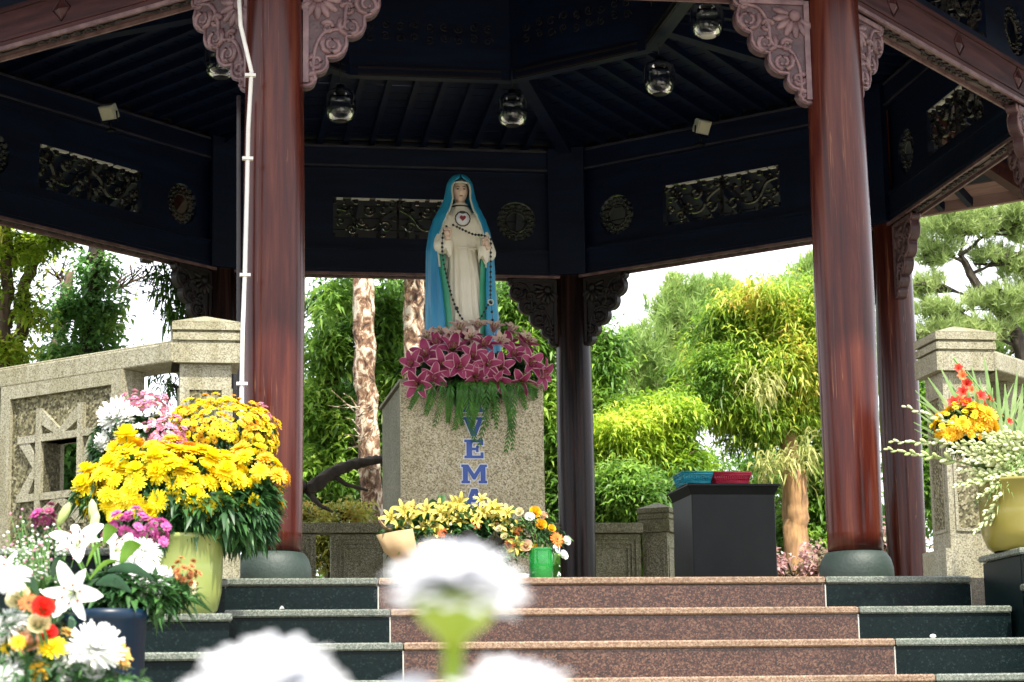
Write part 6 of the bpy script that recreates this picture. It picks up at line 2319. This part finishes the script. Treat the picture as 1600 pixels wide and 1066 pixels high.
sheet([((588, 836, -.02), (645, 826, -.06)), ((600, 862, -.02), (650, 850, -.08)), ((630, 890, -.02), (665, 888, -.06))], M_KRAFT)
sheet([((590, 806, .05), (602, 830, .03)), ((596, 822, .05), (615, 832, .02)), ((640, 832, .04), (642, 838, .02))], M_KRAFT)
sheet([((648, 850, -.03), (686, 842, -.05)), ((650, 868, -.05), (690, 858, -.07)), ((660, 892, -.03), (672, 892, -.04))], M_KRAFT)
sheet([((688, 860, -.02), (706, 828, -.02)), ((690, 885, -.02), (700, 868, -.03)), ((672, 893, -.02), (676, 893, -.02))], M_KRAFT)
sheet([((650, 852, -.09), (700, 850, -.09)), ((655, 868, -.1), (702, 868, -.08)), ((665, 895, -.06), (685, 895, -.05))], M_WRAP)
tag(leafy('foliage', [(q5(650, 835, YF + .03), (50 * s5, .06, 32 * s5), 130), (q5(730, 835, YF + .05), (50 * s5, .08, 34 * s5), 130)], L_FLOR, kb, .07, .022, 4, .3, 1, .8, .5, .01, tuple(kb0)), kind='stuff')
for x, y in ((612, 812), (630, 800), (640, 812), (660, 826), (622, 826), (648, 802), (668, 800)):
    lily(kb, 'yellow', at(x, y, YF + rr.uniform(-.03, .04)) - kb0, (rr.uniform(-.5, .5), -.8, rr.uniform(0, .9)), rr.uniform(.75, 1.1), rr)
yl0 = at(735, 905, YF + .06)
yl0.z = 0.005
yb = thing('lily_bouquet', 'arching spread of yellow lilies at the middle of the pedestal foot', 'bouquet', yl0)
for i in range(44):
    a = rr.uniform(-1, 1)
    x = 742 + a * 78
    y = 800 + 26 * a * a + rr.uniform(-20, 42)
    if 725 < x < 775 and y > 815:
        y -= 25
    lily(yb, 'yellow', at(x, y, YF + .06 + rr.uniform(-.08, .05)) - yl0, (a * .5 + rr.uniform(-.4, .4), -.8, rr.uniform(-.1, .9)), rr.uniform(.6, 1.05), rr)
tag(leafy('foliage', [(q5(745, 830, YF + .1), (75 * s5, .07, 26 * s5), 200), (q5(745, 865, YF + .02), (42 * s5, .06, 30 * s5), 160), (q5(700, 800, YF + .12), (30 * s5, .05, 18 * s5), 50)], L_FLOR, yb, .075, .026, 4, .35, 1, .8, .5, .01, tuple(yl0)), kind='stuff')
for i in range(16):
    x, y = rr.uniform(665, 815), rr.uniform(812, 868)
    inst('bloom', rr.choice((GERBR, R_CREAM, R_GOLD, B_BRZ, B_CREAM)), yb, at(x, y, YF - .02 + rr.uniform(-.03, .04)) - yl0, aim((rr.uniform(-.4, .4), -.9, rr.uniform(0, .6))), rr.uniform(.4, .7))
M_BAG = plain('black_wrapping', (0.003, 0.005, 0.005), (0.008, 0.011, 0.010), 12, 0.2, 0.9, 30)
bg_ = thing('black_wrapping_bouquet', 'crumpled glossy black wrapping at the middle of the bouquets', 'wrapping', (yl0.x + .0, YF - .03, 0.003))
g = MB()
rows = []
for j in range(9):
    t_ = j / 8
    rows.append([((0.055 + .075 * t_) * (1 + .10 * math.sin(7 * a + 3 * t_)) * math.cos(a), (0.05 + .045 * t_) * (1 + .1 * math.sin(5 * a)) * math.sin(a), .22 * t_ * (1 + .10 * math.sin(6 * a))) for a in [2 * PI * i / 36 for i in range(36)]])
g.strip(rows, 0, True, None, True)
g.build('sheet', M_BAG, bg_)
# green glass jar with roses
gj = at(846, 903, YF - .02)
gj.z = 0.002
vs_ = thing('glass_jar', 'green glass jar half full of water holding roses and an orange gerbera', 'jar', gj)
hg = at(846, 858, YF).z
g = MB()
g.lathe([(0.045, 0), (0.052, 0.01), (0.054, hg * .8), (0.050, hg * .95), (0.053, hg), (0.049, hg), (0.048, hg * .8), (0.047, 0.012), (0.0, 0.011)], 28, cap=False)
g.build('vessel', M_GGLASS, vs_)
g = MB()
g.lathe([(0.0, 0.013), (0.045, 0.013), (0.045, hg * .42), (0.0, hg * .42)], 24, cap=False)
g.build('water', plain('green_water', (0.10, 0.45, 0.02), (0.08, 0.38, 0.02), 4, 0.1), vs_)
rb_ = thing('rose_bouquet', 'roses in peach, cream and orange with one orange gerbera in the green jar', 'bouquet', (gj.x, gj.y, hg))
rb0 = Vector(rb_.location)
g = MB()
for x, y, me, sc in ((822, 853, R_PEACH, 1.05), (838, 858, R_GOLD, .8), (852, 856, R_CREAM, .75), (799, 864, R_CREAM, .9), (836, 800, R_GOLD, 1.0), (845, 820, R_GOLD, 1.0), (828, 808, R_WHITE, .9), (870, 843, GERB, .95), (885, 845, R_WHITE, .9), (880, 867, R_WHITE, .95), (797, 850, GERBR, .8), (810, 830, GERBR, .6), (850, 806, R_PEACH, .7), (862, 826, R_GOLD, .7), (812, 800, R_CREAM, .8), (840, 838, R_PEACH, .7), (788, 838, R_CREAM, .6), (757, 876, R_PEACH, .8), (770, 874, R_PEACH, .6), (780, 826, R_CREAM, .65)):
    p = at(x, y, YF - .03 + rr.uniform(-.04, .05)) - rb0
    inst('bloom', me, rb_, p, aim(((x - 835) * .012, -.9, .35), rr.uniform(0, 6)), sc * .82)
    g.tube([p + Vector((0, .015, -.01)), p * .4, (rr.uniform(-.02, .02), 0, -.07)], .0022, 5)
tag(g.build('stem', M_STEM, rb_), kind='stuff')
tag(leafy('foliage', [(q5(830, 835, YF + .02), (46 * s5, .05, 30 * s5), 110)], L_FLOR, rb_, .05, .016, 4, .3, 1, .8, .5, .01, tuple(rb0)), kind='stuff')
# small white cup beside it
wc = at(815, 903, YF - .06)
wc.z = 0.002
cp = thing('cup', 'small clear-white cup standing left of the green jar', 'cup', wc)
g = MB()
g.lathe([(0.03, 0), (0.033, 0.045), (0.035, 0.048), (0.032, 0.048), (0.028, 0.01), (0, 0.008)], 20, cap=False)
g.build('vessel', M_WHITE, cp)

rr = random.Random(91)
for i, (x, y, k, lab) in enumerate(((437, 947, 1, 'tiny fallen white petal on the second step left of the red slabs'),)):
    p = at(x, y, Y0 - TREAD * k + 0.05)
    f_ = blade(None, (0, 0, 0), (0.022, 0.008, 0.003), 0.012, P_WHT, 0.006, 'fallen_petal')
    f_.location = (p.x, Y0 - TREAD * k + 0.06, -RISE * k + 0.006)
    f_.rotation_euler = (0, 0, rr.uniform(0, 3))
    tag(f_, lab, 'petal')

# ------------------------------------------------ right: yellow glazed pot, gladioli, tuberoses
YR = -5.22
s6 = px2m(1, YR)
rc = at(1604, 856, YR)
M_GLAZ2 = plain('mustard_glaze', (0.24, 0.20, 0.035), (0.17, 0.15, 0.025), 3, 0.28, 0.08, 10, coat=0.3)
rp0 = thing('flower_pot', 'mustard yellow glazed pot on the right cheek wall, cut by the picture edge', 'pot', (rc.x, YR, 0.0835))
g = MB()
R0 = 74 * s6
H0 = at(1604, 752, YR).z - 0.083
g.lathe([(R0 * .72, 0), (R0 * .86, H0 * .06), (R0 * .97, H0 * .25), (R0, H0 * .55), (R0, H0 * .94), (R0 * 1.04, H0 * .96), (R0 * 1.04, H0), (R0 * .94, H0), (R0 * .92, H0 * .8), (0.01, H0 * .78)], 40, cap=False)
g.build('vessel', M_GLAZ2, rp0)
q6 = lambda x, y, Y=YR: V3(x, y, Y)
root = at(1655, 790, YR)
M_TBUD = petalmat('tuberose_bud', (0.42, 0.50, 0.20), (0.72, 0.74, 0.48), 0.2)
TB = bud('bud', 0.034, 0.0085, [M_TBUD])
OPENF = mum('tuberose_flower', 0.016, [(6, .5, 1, .5), (6, .8, .8, .5)], [P_WHT, M_EYEG, M_STEM], .1, 3, .009)


TROOT = [at(1655, 790, YR), at(1700, 740, YR), at(1690, 770, YR)]


def tuberose(parent, pbase, tipx, tipy, Yt, n=16, seed=0, base=root, sag=0.05):
    r2 = random.Random(seed)
    t_ = at(tipx, tipy, Yt)
    a = (base if seed % 3 == 0 else TROOT[seed % 3]) + Vector((r2.uniform(-.05, .03), r2.uniform(-.04, .06), 0))
    P = bezier([a - pbase, a.lerp(t_, .5) + Vector((0, 0, sag)) - pbase, t_ - pbase], 10)
    g = MB()
    g.tube(P, [.0038 - .0022 * i / (len(P) - 1) for i in range(len(P))], 5, 0)
    for i in range(n):
        u = 1 - i / n * 0.42
        k = min(len(P) - 2, int(u * (len(P) - 1)))
        c = P[k].lerp(P[k + 1], u * (len(P) - 1) - k)
        tg = (P[k + 1] - P[k]).normalized()
        an = i * 2.4
        o1 = tg.orthogonal().normalized()
        o2 = tg.cross(o1)
        d = (tg * .95 + (o1 * math.cos(an) + o2 * math.sin(an)) * (.28 + .35 * i / n)).normalized()
        sc = .75 + .75 * i / n
        mt = Matrix.Translation(c) @ aim(d).to_matrix().to_4x4() @ Matrix.Scale(sc, 4)
        L_, r_ = .036, .0072
        g.lathe([(r_ * .2, 0), (r_ * .7, L_ * .18), (r_, L_ * .6), (r_ * .75, L_ * .85), (r_ * .15, L_)], 6, 1, True, mt)
    return g.build('flower_spike', [M_STEM, M_TBUD], parent)


tu = thing('tuberose_bunch', 'cream tuberose spikes fanning out to the left over the mustard pot', 'flowers', root)
tips = [(1388, 702, 14), (1396, 690, 12), (1416, 636, 10), (1475, 690, 14), (1500, 678, 14), (1485, 705, 14), (1500, 735, 12), (1500, 755, 12), (1530, 775, 10), (1524, 830, 12), (1550, 815, 10), (1528, 700, 14), (1540, 680, 12), (1560, 690, 12), (1510, 720, 14), (1540, 800, 10), (1470, 672, 10), (1520, 690, 12), (1575, 700, 12), (1590, 690, 12), (1545, 715, 14), (1535, 740, 12), (1560, 730, 12), (1580, 745, 12), (1572, 670, 10)]
rt_ = random.Random(77)
for _ in range(34):
    a_ = rt_.uniform(0, 1)
    tips.append((1488 + 75 * a_ + rt_.uniform(0, 60), 672 + 95 * rt_.random() + 60 * (a_ > .75), 15))
for i, (x, y, n) in enumerate(tips):
    tuberose(tu, root, x, y, YR - .10 + .03 * math.sin(i * 2.1), n + 2, i, sag=.05 if y < 760 else .09)
tag(leafy('foliage', [(q6(1585, 750), (50 * s6, .10, 50 * s6), 200)], L_LONG, tu, .10, .008, 5, .4, 1, .8, .6, .01, tuple(root)), kind='stuff')
gl = thing('gladiolus_bunch', 'red and orange gladioli with sword leaves rising before the right stone post', 'flowers', root + Vector((0, .06, 0)))
gl0 = Vector(gl.location)
GB = MB()
for i in range(6):
    petal(GB, Matrix.Rotation(i * PI / 3, 4, 'Z'), 0.046, 0.026, 1.2, 1.3, 0, 5, .25, .2)
GBM = GB.mesh('gladiolus_bloom', [petalmat('petal_deep_red', (0.55, 0.025, 0.012), (0.72, 0.05, 0.02))])
GB = MB()
for i in range(6):
    petal(GB, Matrix.Rotation(i * PI / 3, 4, 'Z'), 0.046, 0.026, 1.2, 1.3, 0, 5, .25, .2)
GBO = GB.mesh('gladiolus_bloom', [petalmat('petal_orange_red', (0.85, 0.12, 0.03), (0.9, 0.22, 0.05))])
for x, y in ((1497, 578), (1504, 590), (1510, 602), (1518, 612), (1535, 635), (1545, 648), (1552, 662), (1540, 655), (1555, 678), (1546, 690), (1550, 705), (1575, 660), (1577, 680), (1490, 632), (1500, 628), (1512, 632), (1482, 640), (1545, 625), (1560, 650), (1552, 718), (1505, 615), (1530, 622)):
    p = at(x, y, YR + rr.uniform(-.06, .06)) - gl0
    inst('bloom', rr.choice((GBM, GBO)), gl, p, aim((rr.uniform(-.6, .4), -.8, rr.uniform(0, .7)), rr.uniform(0, 3)), rr.uniform(.5, .9))
g = MB()
for x, y in ((1490, 560), (1540, 610), (1575, 640), (1510, 580)):
    p = at(x, y, YR + .03) - gl0
    g.tube([(0, 0, 0), p * .5 + Vector((.03, 0, .02)), p], .004, 5)
g.build('stem', M_STEM, gl)
for a, b_, w_ in (((1560, 760), (1492, 560), 9), ((1560, 750), (1518, 572), 8), ((1565, 740), (1538, 560), 9), ((1570, 740), (1556, 575), 8), ((1575, 745), (1590, 580), 9), ((1550, 750), (1450, 590), 8), ((1540, 740), (1430, 610), 7), ((1545, 745), (1470, 575), 8), ((1590, 740), (1598, 600), 9), ((1580, 730), (1570, 600), 8), ((1555, 730), (1505, 600), 8), ((1550, 740), (1440, 640), 6), ((1585, 735), (1610, 610), 8), ((1548, 745), (1428, 660), 6), ((1560, 735), (1530, 590), 7), ((1575, 735), (1545, 600), 7)):
    blade(gl, at(a[0], a[1], YR + .05) - gl0, at(b_[0], b_[1], YR + rr.uniform(-.06, .1)) - gl0, px2m(w_, YR), L_LONG, .02)
for i in range(26):
    x1 = rr.uniform(1425, 1610)
    blade(gl, at(1560 + rr.uniform(-25, 40), 750, YR + .03) - gl0, at(x1, 575 + abs(x1 - 1530) * .5 + rr.uniform(-10, 50), YR + rr.uniform(-.08, .1)) - gl0, px2m(rr.uniform(4, 7), YR), L_LONG, rr.uniform(-.01, .05))
bunch('chrysanthemum_bunch', 'small gold and brown mums low among the gladioli at the right', 'flowers', q6(1500, 680),
      [(q6(1505, 662, YR - .05), (48 * s6, .06, 32 * s6), 0.03, [F_GOLD[0], B_GOLD, B_YEL, F_GOLD[1]], -0.7, 'bloom'), (q6(1525, 645, YR - .08), (18 * s6, .03, 16 * s6), 0.03, [B_YEL], -.4, 'bloom')],
      [(q6(1505, 672, YR), (50 * s6, .05, 34 * s6), 200)], None, 41, None, (0.05, 0.014))

# ------------------------------------------------ daisies close to the lens
PUFF = mum('white_daisy_head', 0.030, [(26, -0.25, 0.96, -0.1), (30, -0.12, 1.0, 0.0), (28, 0.12, 1.0, 0.15), (26, 0.3, 0.94, 0.2), (22, 0.55, 0.8, 0.3), (18, 0.8, 0.66, 0.3), (12, 1.1, 0.5, 0.3), (8, 1.35, 0.4, 0.2)], [petalmat('petal_daisy', (0.80, 0.81, 0.84), (0.74, 0.75, 0.78), 0.5), M_EYEG, M_STEM], 0.06, 8, None, 1, 0.0010)


def daisy(px, py, Y, wpx, tilt, label, stem=True, squash=1.1):
    p = at(px, py, Y)
    d = thing('daisy', label, 'flower', Vector((p.x, p.y, GZ)), 0, 'blurred white daisies close to the camera')
    k = px2m(wpx, Y) / 0.060
    loc = Vector((0, 0, p.z - GZ))
    inst('flower_head', PUFF, d, loc, aim(tilt), (k, k, k * squash))
    ax = Vector(tilt).normalized()
    g = MB()
    g.lathe([(.0030, -.024), (.007, -.018), (.0135, -.013), (.018, -.006), (.016, .001)], 16, 0, True, Matrix.Translation(loc) @ aim(tilt).to_matrix().to_4x4() @ Matrix.Scale(k, 4))
    g.build('calyx', M_CALYX, d)
    g = MB()
    top = loc - ax * .022 * k
    g.tube([top, top + Vector((-.002, 0, -.05)), Vector((-.012, .01, (p.z - GZ) * .5)), Vector((0, 0, 0))], [.0042, .0046, .0042, .0048], 10)
    g.build('stem', M_CALYX, d)
    for i, (fz, sx) in enumerate(((.35, 1), (.55, -1))):
        a = Vector((-.008, .006, (p.z - GZ) * fz))
        blade(d, a, a + Vector((sx * .05, .02, .015)), .018, L_FLOR, .01)
    return d


YD = -13.19
daisy(712, 926, YD, 230, (0.05, -.05, 1), 'blurred white daisy head on a green stem in front of the steps', squash=1.05)
daisy(418, 1112, YD - .01, 276, (-.05, -.25, 1), 'largest blurred white bloom at the bottom left of centre', squash=1.2)
daisy(800, 1118, YD - .02, 240, (0.1, -.1, 1), 'blurred white bloom rising from the bottom edge right of the tall daisy', squash=1.1)
daisy(640, 1100, YD + .02, 120, (-.1, -.1, 1), 'smaller blurred white bloom at the bottom edge under the tall daisy', squash=1.1)
